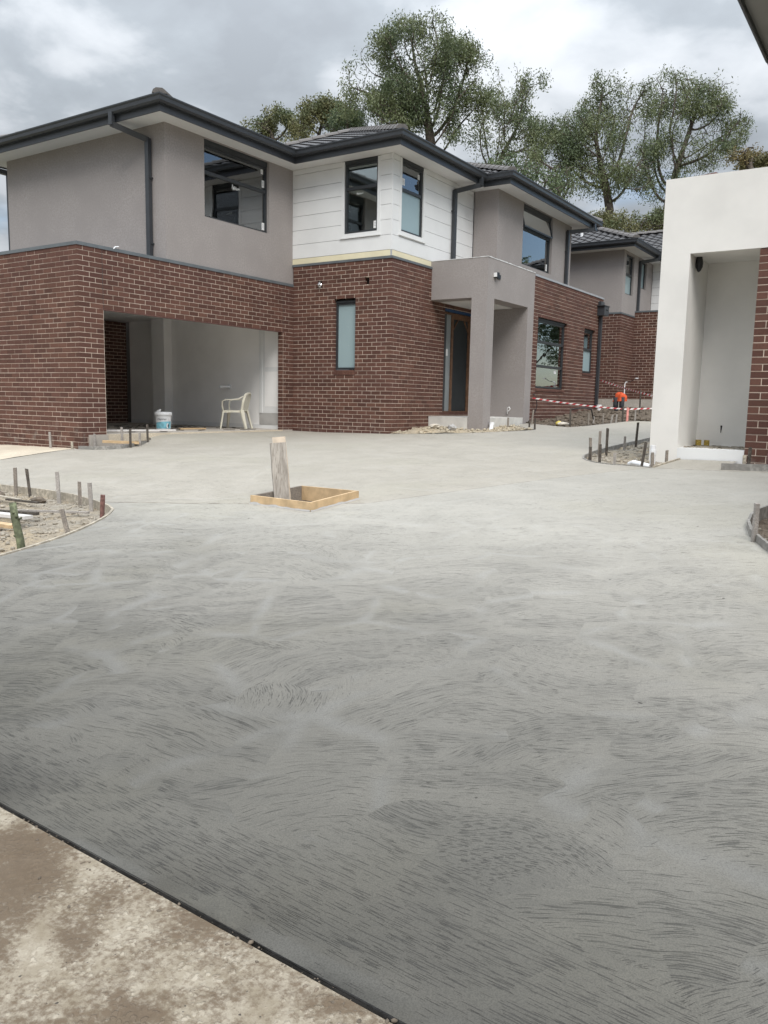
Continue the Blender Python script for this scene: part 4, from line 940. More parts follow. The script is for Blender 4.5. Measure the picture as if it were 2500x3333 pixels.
m = MB(); sweep(m, eave3, [(0, 6.50), (0, 6.79), (-.02, 6.79), (-.02, 6.50)]); sweep(m, [(5.5, 13.97), (-2.38, 13.97)], [(0, 6.50), (0, 6.79), (-.02, 6.79), (-.02, 6.50)]); m.build('fascia', 'charcoal_metal', H3)
m = MB(); sweep(m, eave3, gutter_prof(6.80)); m.build('gutter', 'charcoal_metal', H3)
m = MB(); m.box((-2.37, 10.31, 6.575), (5.5, 13.96, 6.605)); m.build('soffit', 'soffit_shade', H3)
hip_roof(H3, [(-2.44, 9., 10.24, 14.03)], 6.745, ('y0', 'x0'))

# ================================================================== formwork edging
def strip(name, label, path, h, t, zoff, mat, cat='formwork', group=None, stepz=None, jag=0.):
    m = MB(); P = [np.array(p, float) for p in path]
    Q = [P[0]]
    for i in range(1, len(P)):
        n = max(1, int(np.linalg.norm(P[i]-P[i-1])/.12))
        for k in range(1, n+1): Q.append(P[i-1]+(P[i]-P[i-1])*k/n)
    L, Rr = offset_path(Q, -t/2), offset_path(Q, t/2); vs = []
    for i, q in enumerate(Q):
        z = float(gz(*q)) if stepz is None else stepz
        e = zoff+jag*noise.noise((q[0]*4, q[1]*4, 2.))
        for a in (L[i], Rr[i]): vs += [(a[0], a[1], z-h+zoff), (a[0], a[1], z+e)]
    fs = []
    for i in range(len(Q)-1):
        b = 4*i; fs += [(b, b+4, b+5, b+1), (b+2, b+3, b+7, b+6), (b+1, b+5, b+7, b+3)]
    fs += [(0, 1, 3, 2), (len(vs)-4, len(vs)-2, len(vs)-1, len(vs)-3)]
    m.add(vs, fs); c = np.mean([v[:3] for v in vs], 0); c[2] = min(v[2] for v in vs)
    o = m.build(name, mat, None, org=tuple(c)); return tag(o, label, cat, group)
simple('edge_board', (.46, .41, .33), .85, .3, 8., .4, 60., fine=.3, fscale=25.)
simple('wet_board', (.30, .285, .26), .8, .3, 6., .4, 60., fine=.3, fscale=25.)
strip('formwork_board', 'bent pale timber edging round the left garden bed', LB, .16, .022, .012, 'edge_board', jag=.004)
strip('formwork_board', 'curved timber edging around the bed by the white column', RB[1:-1], .14, .022, .008, 'wet_board')
strip('formwork_board', 'thin curved timber edging of the bed at the right edge', FR[1:11], .16, .02, .055, 'wet_board')
strip('formwork_board', 'grey cement smeared curved board around the garage corner bed', GF[1:], .14, .03, .06, 'wet_board')
strip('formwork_board', 'thin timber edging along the rubble bed before the portico', RUB[:-2], .10, .02, .004, 'wet_board')
strip('formwork_board', 'timber edging of the muddy bed past the portico', CB[1:], .10, .02, .004, 'wet_board')
strip('formwork_board', 'straight cement caked board lying below the brick at right', [(.8, 9.84), (-1.88, 9.80)], .10, .045, .075, 'wet_board', jag=.006)
strip('formwork_board', 'short pale board at the foot of the white column', [(-2.60, 10.86), (-2.62, 9.72)], .10, .022, .018, 'edge_board')
strip('formwork_board', 'small cement pad form right of the portico column', [(-8.1, 17.75), (-7.02, 16.42)], .08, .03, .01, 'wet_board')

# ================================================================== stakes
def stake(label, x, y, h, wd=.035, mat='old_timber', lean=(0, 0), zb=None, group=None, angle=None, dp=.02):
    z0 = float(gz(x, y))-.12 if zb is None else zb
    m = MB(); p = np.array((x, y, z0)); top = float(gz(x, y))+h; q = np.array((x+lean[0], y+lean[1], top))
    a = math.radians(random.uniform(-20, 20) if angle is None else angle)+YAW
    r = np.array((math.cos(a), math.sin(a), 0)); f = np.array((-math.sin(a), math.cos(a), 0)); vs = []
    n = 5
    for i in range(n+1):
        t = i/n; c = p+(q-p)*t; w_ = wd*(1+random.uniform(-.07, .07)); d_ = dp*(1+random.uniform(-.1, .1))
        if i == n: zj = [random.uniform(-.012, .006) for _ in range(4)]
        else: zj = [0]*4
        for k, (sx_, sy_) in enumerate(((-1, -1), (1, -1), (1, 1), (-1, 1))): v = c+r*sx_*w_/2+f*sy_*d_/2; v[2] += zj[k]; vs.append(v)
    fs = [(3, 2, 1, 0), tuple(4*n+k for k in range(4))]
    for i in range(n):
        for k in range(4): k2 = (k+1) % 4; fs.append((4*i+k, 4*i+k2, 4*i+4+k2, 4*i+4+k))
    m.add(vs, fs); o = m.build('stake', mat, None, org=(x, y, z0)); return tag(o, label, 'stake', group)
ST = 'formwork stakes'
for i, (x, y, h, ln, mt, lb) in enumerate([
    (-8.68, 5.40, .25, (.0, 0), 'old_timber', 'weathered timber stake, leftmost along the back of the left bed'),
    (-8.30, 5.34, .26, (-.06, 0), 'dark_stake', 'dark slim stake, second from left along the back of the left bed'),
    (-7.72, 5.30, .25, (-.05, .02), 'grey_timber', 'wide grey stake leaning left, third along the back of the left bed'),
    (-7.18, 5.17, .20, (0, 0), 'old_timber', 'stout brown stake, fourth along the back of the left bed'),
    (-6.90, 5.10, .21, (-.02, 0), 'grey_timber', 'pale splashed stake, fifth along the back of the left bed'),
    (-6.22, 4.70, .20, (.03, 0), 'red_timber', 'reddish battered stake at the tip of the left bed'),
    (-5.86, 4.12, .20, (-.07, -.03), 'old_timber', 'brown flat stake near the front edge of the left bed')]):
    stake(lb, x, y, h, .036 if i not in (1,) else .030, mt, ln, group=ST)
# mossy round stake
x, y = -5.76, 3.62; zb_ = float(gz(x, y))-.15
m = MB(); m.tube([(x, y, zb_), (x-.03, y+.0, zb_+.2), (x-.075, y-.01, zb_+.38), (x-.095, y-.01, zb_+.49)], [.03, .031, .029, .026], 9)
for k in range(7): a = random.random()*6.28; z = random.uniform(.2, .45); m.tube([(x-.02-.17*(z-.1)+.028*math.cos(a), y+.028*math.sin(a), zb_+z), (x-.02-.17*(z-.1)+.04*math.cos(a), y+.04*math.sin(a), zb_+z+.012)], [.012, .003], 5)
tag(m.build('stake', 'green_stake', None, smooth=True, org=(x, y, zb_)), 'round mossy green stake leaning left in the left bed', 'stake', ST)
for (x, y, h, ln, mt, lb) in [
    (-3.62, 10.36, .17, (0, 0), 'dark_stake', 'short dark stake at the left tip of the bed by the white column'),
    (-3.76, 10.80, .26, (-.02, 0), 'old_timber', 'brown stake just behind the left tip of the bed by the white column'),
    (-3.44, 10.22, .22, (0, 0), 'dark_stake', 'dark stake at the front left of the bed by the white column'),
    (-3.80, 11.25, .33, (.0, 0), 'old_timber', 'tall brown stake, left one behind the bed by the white column'),
    (-3.86, 11.75, .34, (.0, 0), 'dark_stake', 'tallest dark stake, middle one behind the bed by the white column'),
    (-3.98, 13.0, .15, (.0, 0), 'grey_timber', 'short grey stake between two tall ones behind the bed'),
    (-3.98, 13.6, .36, (.02, 0), 'dark_stake', 'tall thin dark stake nearest the white column, behind the bed'),
    (-3.16, 9.95, .14, (.0, 0), 'grey_timber', 'short grey stake in the middle of the bed front by the white column'),
    (-2.80, 9.82, .29, (.05, 0), 'dark_stake', 'long dark stake leaning right before the white column'),
    (-2.64, 9.76, .17, (-.01, 0), 'old_timber', 'stubby stake at the near corner of the white column bed'),
    (-2.66, 10.45, .15, (.0, 0), 'old_timber', 'stubby stake against the foot of the white column'),
    (-1.62, 9.92, .26, (.01, 0), 'dark_stake', 'rusty dark stake standing before the white porch step'),
    (-1.66, 9.90, .16, (.0, 0), 'edge_board', 'pale splintered stake beside the rusty one at the porch step'),
    (-1.43, 9.93, .20, (.02, 0), 'red_timber', 'reddish stake at the left edge of the right hand brick'),
    (-1.14, 9.94, .14, (.0, 0), 'grey_timber', 'short grey stake before the brick at the right edge'),
    (-.90, 5.98, .27, (.0, 0), 'grey_timber', 'wide cement splashed stake in the bed at the right edge'),
    (-12.86, 8.70, .29, (-.02, 0), 'grey_timber', 'thin grey stake left of the garage brick corner'),
    (-12.28, 8.72, .14, (0, 0), 'edge_board', 'short mossy stake at the garage brick corner'),
    (-12.10, 9.05, .25, (0, 0), 'grey_timber', 'grey stake, leftmost inside the garage corner bed'),
    (-11.98, 9.55, .34, (-.02, 0), 'grey_timber', 'tall grey stake, second inside the garage corner bed'),
    (-11.86, 10.02, .36, (-.01, 0), 'dark_stake', 'tallest dark stake inside the garage corner bed'),
    (-11.60, 9.62, .25, (0, 0), 'grey_timber', 'grey stake near the round end of the garage corner bed'),
    (-11.52, 9.35, .33, (.0, 0), 'dark_stake', 'dark slim stake at the round end of the garage corner bed'),
    (-7.80, 18.10, .35, (.03, .02), 'old_timber', 'brown stake standing beside the grey portico wall'),
    (-7.05, 16.55, .24, (.0, 0), 'dark_stake', 'twin dark stake at the tip of the small porch pad'),
    (-7.20, 16.60, .20, (.0, 0), 'dark_stake', 'dark stake left of the tip of the small porch pad'),
    (-7.85, 16.9, .24, (.0, 0), 'old_timber', 'stake between the porch slab and the small pad'),
    (-6.66, 17.62, .42, (.0, 0), 'dark_stake', 'dark stake carrying a black hose by the rubble'),
    (-6.42, 18.15, .28, (.0, 0), 'old_timber', 'brown stake in the rubble before the brick wall'),
    (-6.44, 18.55, .18, (.0, 0), 'grey_timber', 'grey stake below the white drain pipe'),
    (-6.28, 18.75, .24, (.0, 0), 'old_timber', 'brown stake right of the white drain pipe'),
    (-6.16, 18.9, .20, (.05, 0), 'grey_timber', 'short leaning grey stake in the muddy bed edge'),
    (-6.10, 19.1, .20, (.03, 0), 'grey_timber', 'short upright grey stake in the muddy bed edge'),
    (-5.80, 19.65, .28, (.0, 0), 'grey_timber', 'grey stake below the barrier tape corner'),
    (-6.02, 19.38, .36, (.0, 0), 'dark_stake', 'brown stake left of the pink topped stake'),
    (-6.30, 21.70, .62, (.0, 0), 'dark_stake', 'tall dark stake holding the barrier tape near the footing'),
    (-6.9, 25.3, .55, (.03, 0), 'old_timber', 'brown stake against the far concrete footing'),
    (-8.75, 25.3, .60, (.0, 0), 'old_timber', 'brown stake at the left end of the far concrete footing')]:
    stake(lb, x, y, h, .034 if x > -5 else .038, mt, ln, group=ST)
simple('pink_paint', (.72, .30, .26), .7, .15, 20.)
o = stake('pink topped stake where the two barrier tapes meet', -5.93, 19.45, .34, .05, 'pink_paint', group=ST)

# ================================================================== pit form box with post and board
bx_ = thing('formwork_box', 'square pine formwork box set in the fresh concrete', 'box', (-4.86, 6.03, .45))
PZ = [float(gz(x, y)) for x, y in PIT]
for i in range(4):
    a, b = PIT[i], PIT[(i+1) % 4]; m = MB(); d = np.array(b)-np.array(a); d /= np.linalg.norm(d); n = np.array((d[1], -d[0])); t = .028
    sh = 0 if i % 2 == 0 else t
    A = np.array(a)+d*(0 if i % 2 == 0 else .0005); B = np.array(b)-d*(0 if i % 2 == 0 else .0005)
    if i % 2: A = A+d*t; B = B-d*t
    za, zb2 = PZ[i], PZ[(i+1) % 4]
    vs = [(*A, za-.25), (*B, zb2-.25), (*(B-n*t), zb2-.25), (*(A-n*t), za-.25), (*A, za+.082), (*B, zb2+.082), (*(B-n*t), zb2+.082), (*(A-n*t), za+.082)]
    m.add(vs, [(0, 3, 2, 1), (4, 5, 6, 7), (0, 1, 5, 4), (1, 2, 6, 5), (2, 3, 7, 6), (3, 0, 4, 7)])
    o = m.build('side_board', 'pine' if i in (0, 1) else ('old_timber' if i == 3 else 'pine'), bx_)
m = MB(); vs = []
for i in range(4): vs.append((PIT[i][0], PIT[i][1], PZ[i]-.06))
m.add([(x*.99-.048, y*.99+.06, z) for x, y, z in vs], [(0, 1, 2, 3)]); o = m.build('pit_bottom', 'dirt_dark', bx_)
m = MB()   # cement smear along the front boards
for i in (0, 1):
    a, b = np.array(PIT[i]), np.array(PIT[i+1]); d = (b-a)/np.linalg.norm(b-a); n = np.array((d[1], -d[0])); N = 16
    for k in range(N):
        t0, t1 = k/N, (k+1)/N; h0 = .008+.022*max(0, noise.noise((t0*6+i*9, 1, 0))+.25); h1 = .008+.022*max(0, noise.noise((t1*6+i*9, 1, 0))+.25)
        p0, p1 = a+(b-a)*t0, a+(b-a)*t1; z0, z1 = PZ[i]+(PZ[i+1]-PZ[i])*t0, PZ[i]+(PZ[i+1]-PZ[i])*t1
        m.add([(*(p0+n*.012), z0), (*(p1+n*.012), z1), (*(p1+n*.0015), z1+h1), (*(p0+n*.0015), z0+h0)], [(0, 1, 2, 3)])
m.build('cement_smear', 'render_grey', bx_, smooth=True)
# leaning posts in the pit
def plank(name, label, p, q, w_, t_, mat, ang, cat='timber', group=None, rough=True):
    m = MB(); p = np.array(p, float); q = np.array(q, float); d = (q-p)/np.linalg.norm(q-p); r = np.array((math.cos(ang), math.sin(ang), 0.)); r -= d*(r@d); r /= np.linalg.norm(r); f = np.cross(d, r); vs = []; n = 6
    for i in range(n+1):
        c = p+(q-p)*i/n; j = 1+random.uniform(-.02, .02)
        for sx_, sy_ in ((-1, -1), (1, -1), (1, 1), (-1, 1)): vs.append(c+r*sx_*w_/2*j+f*sy_*t_/2*j)
    fs = [(3, 2, 1, 0), tuple(4*n+k for k in range(4))]
    for i in range(n):
        for k in range(4): k2 = (k+1) % 4; fs.append((4*i+k, 4*i+k2, 4*i+4+k2, 4*i+4+k))
    m.add(vs, fs); o = m.build(name, mat, None, org=tuple(np.minimum(p, q))); return tag(o, label, cat, group)
m_, t_, p_ = newmat('post_timber'); P_ = t_.vmath('MULTIPLY', t_.pos(), (1, 1, .07))
c_ = t_.mix(t_.ramp(t_.noise(P_, 60., 4., .6), .35, .65), (.30, .27, .235), (.47, .43, .38)); c_ = t_.mix(t_.ramp(t_.noise(P_, 140., 2.), .60, .70, 0, .7), c_, (.14, .115, .09))
t_.set(p_.inputs['Base Color'], c_); p_.inputs['Roughness'].default_value = .9; t_.set(p_.inputs['Normal'], t_.bump(t_.noise(P_, 90., 3.), .5, .004))
simple('pale_pine', (.62, .52, .41), .8, .12, 10.)
plank('timber_post', 'weathered grey timber post leaning in the formwork box', (-5.19, 6.05, .30), (-5.275, 6.06, 1.085), .15, .085, 'post_timber', YAW+.22, 'post')
plank('timber_board', 'pale pine board standing behind the leaning grey post', (-5.25, 6.17, .30), (-5.365, 6.18, 1.135), .13, .03, 'pale_pine', YAW+.1, 'board')
# ================================================================== loose timber and scraps in the left bed
def lay(label, x, y, L, w_, t_, ang, mat, tilt=.0, lift=.0):
    z = float(gz(x, y))-.045+lift; d = np.array((math.cos(ang), math.sin(ang), tilt))
    p = np.array((x, y, z))-d*L/2; q = np.array((x, y, z))+d*L/2
    m = MB(); m.bar(p, q, w_, t_); return tag(m.build('timber_offcut', mat, None, org=(x, y, z-t_)), label, 'offcut', 'timber offcuts in the left bed')
simple('white_board', (.62, .60, .58), .7, .1, 12.)
lay('white painted offcut lying on top of the left bed heap', -7.25, 4.28, .9, .10, .03, .15, 'white_board', 0., .07)
lay('pine offcut poking out below the white painted one', -7.05, 4.12, .7, .09, .03, .05, 'pine', 0., .03)
lay('long pale offcut in front in the left bed heap', -7.25, 3.96, 1.1, .07, .04, -.1, 'edge_board', 0., .02)
lay('dark metal strip at the back of the left bed heap', -7.4, 4.45, .9, .05, .03, .2, 'dark_stake', .02, .05)
lay('thin grey batten behind the mossy stake', -7.0, 4.72, .75, .03, .02, .5, 'grey_timber', .0, .03)
lay('brown timber block low at the left image edge', -6.55, 3.50, .8, .09, .05, .12, 'red_timber', 0., .03)
lay('pale splinter lying along the back of the left bed', -8.3, 5.05, .6, .05, .02, -.1, 'edge_board', 0., .03)
lay('dark splinter beside the pale one at the back of the left bed', -7.9, 4.98, .5, .03, .02, .1, 'dark_stake', 0., .03)
# bright stones on their own
bm = bmesh.new(); bmesh.ops.create_icosphere(bm, subdivisions=2, radius=1.)
IV = [v.co.copy() for v in bm.verts]; IF_ = [tuple(v.index for v in f.verts) for f in bm.faces]; bm.free()
def rock(label, x, y, s, mat, sq=(1, 1, .7), zoff=0., seed=0):
    z = float(gz(x, y))+zoff; m = MB(); m.add([(x+v.x*s*sq[0]*(1+.55*noise.noise(v*2.1+Vector((seed, 0, 0)))), y+v.y*s*sq[1]*(1+.55*noise.noise(v*2.1+Vector((seed+5, 0, 0)))), z+v.z*s*sq[2]*(1+.55*noise.noise(v*2.1+Vector((seed+9, 0, 0))))) for v in IV], IF_)
    return tag(m.build('stone', mat, None, org=(x, y, z)), label, 'stone', 'loose stones')
simple('pale_rock', (.55, .50, .42), .9, .2, 14., .4, 60.); simple('yellow_rock', (.62, .50, .12), .8, .2, 14.)
rock('white flat rock on the heap left of the portico', -8.78, 15.22, .10, 'pale_rock', (1.3, .8, .5), .14, 1)
rock('grey chunk on the heap left of the portico', -8.45, 15.35, .09, 'render_grey', (1.2, .8, .8), .10, 3)
rock('yellow stone in the rubble past the portico', -7.02, 17.86, .07, 'yellow_rock', (1, 1, .8), .06, 5)
rock('pale flat stone next to the yellow one', -6.85, 17.72, .10, 'pale_rock', (1.4, .8, .5), .05, 7)
rock('grey clod at the tip of the left bed', -6.34, 4.62, .05, 'stone', (1.2, .8, .8), -.05, 9)
rock('dark clod pile behind the third stake in the left bed', -7.98, 5.22, .075, 'clod', (1.5, .7, .5), -.05, 11)
rock('dark clod at the back left of the left bed', -8.9, 5.3, .08, 'clod', (1.7, .7, .45), -.05, 13)
# timber pieces in the garage corner bed
m = MB(); m.bar((-12.02, 9.15, .72), (-11.62, 9.62, .70), .10, .045); tag(m.build('timber_offcut', 'pine', None, org=(-11.8, 9.4, .66)), 'pine offcut lying in the garage corner bed', 'offcut')
m = MB(); m.bar((-12.9, 9.7, .87), (-12.2, 11.0, .88), .06, .03); tag(m.build('timber_offcut', 'white_board', None, org=(-12.6, 10.3, .85)), 'long pale strip lying across the garage threshold', 'offcut')
m = MB(); m.bar((-13.35, 12.15, .85), (-13.2, 12.75, .85), .09, .03); tag(m.build('timber_offcut', 'pine', None, org=(-13.3, 12.4, .84)), 'pine offcut on the garage floor right of the bucket', 'offcut')
def debris(lab, n, x0, x1, y0, y1, z):
    m = MB()
    for k in range(n):
        x, y = random.uniform(x0, x1), random.uniform(y0, y1); a = random.random()*3.14; L = random.uniform(.03, .16)
        m.bar((x-L*math.cos(a), y-L*math.sin(a), z+.008), (x+L*math.cos(a), y+L*math.sin(a), z+.008), random.uniform(.01, .06), .01)
    return tag(m.build('debris', 'dark_stake'), lab, 'debris', kind='stuff')
debris('dark scraps littered on the garage floor', 90, -16, -12.5, 10.2, 14.1, .834)
debris('crumbs of rubble on the white porch step', 70, -2.6, -1.9, 11.15, 11.85, .982).data.materials[0] = MATS['stone']
# ================================================================== bucket
bc = (-13.52, 11.85, .833); bk = thing('paint_bucket', 'white plastic paint bucket with an aqua label on the garage floor', 'bucket', bc)
m = MB(); m.lathe(bc, [(.150, 0), (.152, .01), (.170, .29), (.172, .30)], 32); m.build('body', 'pvc', bk, smooth=True)
m = MB(); m.lathe(bc, [(.176, .295), (.186, .30), (.186, .345), (.180, .352), (.180, .372), (.168, .374), (.165, .36)], 32); m.build('lid', 'pvc', bk, smooth=True)
m = MB(); m.tube([(bc[0]-.10*math.cos(YAW)*0-.06, bc[1]-.04, bc[2]+.37), (bc[0]-.04, bc[1]-.03, bc[2]+.41), (bc[0]-.10, bc[1]-.09, bc[2]+.375)], .025, 7); m.build('rag', 'white_paper', bk, smooth=True)
def wrap(prof_pts, r0, z0, aim):   # bend a flat outline (angle, height) on to the bucket
    return [(bc[0]+(r0+.0028+.066*(z+z0))*math.cos(aim+a), bc[1]+(r0+.0028+.066*(z+z0))*math.sin(aim+a), bc[2]+z0+z) for a, z in prof_pts]
aim = math.atan2(-bc[1], -bc[0])
m = MB(); N = 14; band = []
for k in range(N+1): a = -1.15+2.3*k/N; band += [(a, 0.), (a, .12+.03*math.sin(max(0., min(1, (a+1.15)/1.6))*1.57))]
m.add(wrap(band, .151, .025, aim), [(2*k, 2*k+2, 2*k+3, 2*k+1) for k in range(N)]); m.build('label_print', 'aqua_print', bk, smooth=True)
m = MB(); el_ = [(.55+.16*math.cos(t), .055+.055*math.sin(t)) for t in np.linspace(0, 6.28, 18)[:-1]]; m.add(wrap(el_, .1525, .03, aim), [tuple(range(17))]); m.build('label_patch', 'white_paper', bk)
m = MB(); el_ = [(.66+.09*math.cos(t), .05+.04*math.sin(t)) for t in np.linspace(0, 6.28, 18)[:-1]]; m.add(wrap(el_, .1537, .03, aim), [tuple(range(17))]); m.build('label_figure', 'ink', bk)
def textmesh(txt, size, shear=.3):
    c = bpy.data.curves.new('t', 'FONT'); c.body = txt; c.size = size; c.shear = shear; c.align_x = 'CENTER'; c.resolution_u = 2
    o = bpy.data.objects.new('t', c); COL.objects.link(o); dg = bpy.context.evaluated_depsgraph_get(); me = bpy.data.meshes.new_from_object(o.evaluated_get(dg))
    V = [tuple(v.co) for v in me.vertices]; F = [tuple(p.vertices) for p in me.polygons]; bpy.data.objects.remove(o); bpy.data.curves.remove(c); bpy.data.meshes.remove(me); return V, F
V, F = textmesh('Haymes', .062)
m = MB(); m.add(wrap([(x/.17-.22, y) for x, y, z in V], .1522, .205, aim), F); m.build('brand_lettering', 'ink', bk)
# ================================================================== plastic chair
def chair(loc, rz):
    t = thing('plastic_chair', 'cream plastic garden armchair against the white garage wall', 'chair', loc)
    c, s = math.cos(rz), math.sin(rz)
    def T(p): return (loc[0]+c*p[0]-s*p[1], loc[1]+s*p[0]+c*p[1], loc[2]+p[2])
    def ribbon(name, path, wds, thick, across, parent):   # flat moulded strip: path points, widths, local across direction
        m = MB(); vs = []; ax = np.array(across, float)
        P = [np.array(p_, float) for p_ in path]
        for i_, p_ in enumerate(P):
            d = P[min(i_+1, len(P)-1)]-P[max(i_-1, 0)]; d /= np.linalg.norm(d); a = ax-d*(ax@d); a /= np.linalg.norm(a); n = np.cross(d, a)
            for sx_, sy_ in ((-1, -1), (1, -1), (1, 1), (-1, 1)): vs.append(T(p_+a*sx_*wds[i_]/2+n*sy_*thick/2))
        fs = [(3, 2, 1, 0), tuple(4*(len(P)-1)+k for k in range(4))]
        for i_ in range(len(P)-1):
            for k in range(4): k2 = (k+1) % 4; fs.append((4*i_+k, 4*i_+k2, 4*i_+4+k2, 4*i_+4+k))
        m.add(vs, fs); return m.build(name, 'chair_plastic', parent)
    # local: x right, -y front, seat 0.43 high
    m = MB(); n = 8; vs = []
    for j in range(n+1):
        v = j/n; y = -.24+.46*v; w_ = .25-.035*v
        for i in range(n+1): u = i/n*2-1; vs.append(T((u*w_, y, .43-.022*math.sin(v*3.14)*(1-u**4)-(.02 if j == 0 else 0)-(.012 if abs(u) > .99 else 0))))
    vs2 = [(a, b, z-.03) for a, b, z in vs]; fs = []; o_ = (n+1)**2
    for j in range(n):
        for i in range(n): q = j*(n+1)+i; fs.append((q, q+1, q+n+2, q+n+1)); fs.append((q+o_, q+o_+n+1, q+o_+n+2, q+o_+1))
    for i in range(n): fs += [(i, i+o_, i+1+o_, i+1), (n*(n+1)+i, n*(n+1)+i+1, n*(n+1)+i+1+o_, n*(n+1)+i+o_), (i*(n+1), (i+1)*(n+1), (i+1)*(n+1)+o_, i*(n+1)+o_), (i*(n+1)+n, i*(n+1)+n+o_, (i+1)*(n+1)+n+o_, (i+1)*(n+1)+n)]
    m.add(vs+vs2, fs); st = m.build('seat', 'chair_plastic', t, smooth=True)
    ribbon('skirt', [(-.24, -.235, .39), (0, -.25, .385), (.24, -.235, .39)], [.05, .035, .05], .014, (0, 0, 1), st)
    for sx_ in (-1, 1):
        ribbon('skirt', [(sx_*.245, -.23, .39), (sx_*.24, 0, .395), (sx_*.215, .21, .40)], [.06, .04, .06], .014, (0, 0, 1), st)
        ribbon('leg', [(sx_*.235, -.225, .42), (sx_*.255, -.25, .22), (sx_*.275, -.28, 0.)], [.085, .065, .045], .035, (1, .5*sx_, 0), t)
        ribbon('leg', [(sx_*.21, .20, .43), (sx_*.235, .25, .22), (sx_*.255, .31, 0.)], [.10, .075, .045], .035, (1, -.7*sx_, 0), t)
        ribbon('arm', [(sx_*.245, -.215, .40), (sx_*.268, -.235, .52), (sx_*.285, -.225, .625), (sx_*.288, -.15, .655), (sx_*.282, .0, .66), (sx_*.26, .14, .68), (sx_*.235, .235, .735)], [.045, .042, .05, .058, .058, .05, .04], .022, (1, 0, 0) , t)
    bk_ = ribbon('backrest', [(-.205, .20, .43), (-.228, .238, .62), (-.20, .28, .765), (-.11, .30, .805), (0, .305, .815), (.11, .30, .805), (.20, .28, .765), (.228, .238, .62), (.205, .20, .43)], [.05]*9, .03, (0, 1, .1), t)
    for k in range(6):
        u = (k-2.5)/2.5; ribbon('slat', [(u*.145, .212, .42), (u*.16, .255, .62), (u*.155, .292, .795-.03*u*u)], [.052, .056, .050], .012, (1, 0, 0), bk_)
    ribbon('back_rail', [(-.19, .20, .46), (0, .215, .455), (.19, .20, .46)], [.05, .05, .05], .016, (0, 0, 1), bk_)
    return t
chair((-13.15, 13.66, .833), R_(-62))
# ================================================================== small things
def lathe_thing(name, label, cat, c, prof, mat, n=16, group=None):
    m = MB(); m.lathe(c, prof, n); return tag(m.build(name, mat, None, smooth=False, org=c), label, cat, group)
lathe_thing('tin', 'stained yellow tin, left of two on the white porch step', 'tin', (-2.575, 11.74, .986), [(.038, 0), (.040, .003), (.040, .078), (.042, .082), (.036, .083), (.036, .075)], 'tin', group='tins on the porch step')
lathe_thing('tin', 'stained yellow tin, right of two on the white porch step', 'tin', (-2.47, 11.76, .986), [(.034, 0), (.036, .003), (.036, .076), (.038, .080), (.032, .081), (.032, .075)], 'tin', group='tins on the porch step')
m = MB(); m.add([(-2.60+v.x*.045*(1+.3*noise.noise(v*3)), 11.2+v.y*.045, 3.36+v.z*.12*(1+.2*noise.noise(v*2))) for v in IV], IF_); m.box((-2.62, 11.18, 3.40), (-2.58, 11.22, 3.435))
hb = m.build('wrapped_light', 'black_plastic', None, smooth=True, org=(-2.6, 11.2, 3.43)); tag(hb, 'black bag wrapped round a light in the white portico', 'light')
m = MB(); m.bar((-2.75, 11.15, 4.385), (-2.42, 11.05, 4.385), .09, .05); tag(m.build('timber_offcut', 'red_timber', None, org=(-2.6, 11.1, 4.36)), 'dark timber block lying on top of the white portico', 'offcut')
# PVC pipes
def pvc(label, pts, r, socket=None):
    m = MB(); m.tube(pts, r, 14)
    if socket: m.tube(socket, r*1.25, 14)
    return tag(m.build('drain_pipe', 'pvc', None, smooth=False, org=pts[0]), label, 'pipe', 'white drain pipes')
pvc('white elbow pipe at the foot of the grey portico column', [(-8.06, 16.50, 1.07), (-8.05, 16.45, .97), (-7.98, 16.30, .90), (-7.86, 16.10, .86)], .045, [(-8.06, 16.50, 1.03), (-8.06, 16.51, 1.10)])
pvc('white upright drain pipe below the rain head downpipe', [(-7.95, 23.3, 1.28), (-7.95, 23.3, 1.50)], .06, [(-7.95, 23.3, 1.46), (-7.95, 23.3, 1.55)])
pvc('white upright pipe beside the white column in the bed', [(-2.86, 10.55, .72), (-2.86, 10.55, 1.02)], .035, [(-2.86, 10.55, .90), (-2.86, 10.55, .96)])
pvc('white bent pipe lying in the bed before the white column', [(-3.02, 10.12, .79), (-2.95, 10.06, .815), (-2.85, 10.02, .80), (-2.75, 10.02, .78)], .035)
m = MB(); pts = [(-8.55, 18.36, 1.27), (-8.55, 18.34, 1.36), (-8.53, 18.30, 1.42), (-8.48, 18.29, 1.44), (-8.46, 18.30, 1.40), (-8.50, 18.31, 1.35), (-8.56, 18.33, 1.33)]; m.tube(pts, .013, 7)
tag(m.build('cable', 'white_paper', None, smooth=True, org=pts[0]), 'white cable loop coming out of the grey porch wall', 'cable')
m = MB(); m.tube([(-8.13, 18.9, 1.78), (-8.06, 18.93, 1.7), (-8.04, 18.95, 1.5), (-8.06, 18.93, 1.36), (-8.10, 18.86, 1.27)], .012, 6); tag(m.build('cable', 'black_plastic', None, smooth=True, org=(-8.13, 18.9, 1.3)), 'black cable hanging from the brick right of the portico', 'cable')
m = MB(); m.tube([(-6.66, 17.66, 1.42), (-6.6, 17.8, 1.44), (-6.5, 18.05, 1.46), (-6.42, 18.3, 1.43), (-6.40, 18.42, 1.20)], .016, 6); tag(m.build('hose', 'black_plastic', None, smooth=True, org=(-6.6, 17.8, 1.2)), 'black hose draped over stakes in the rubble', 'hose')
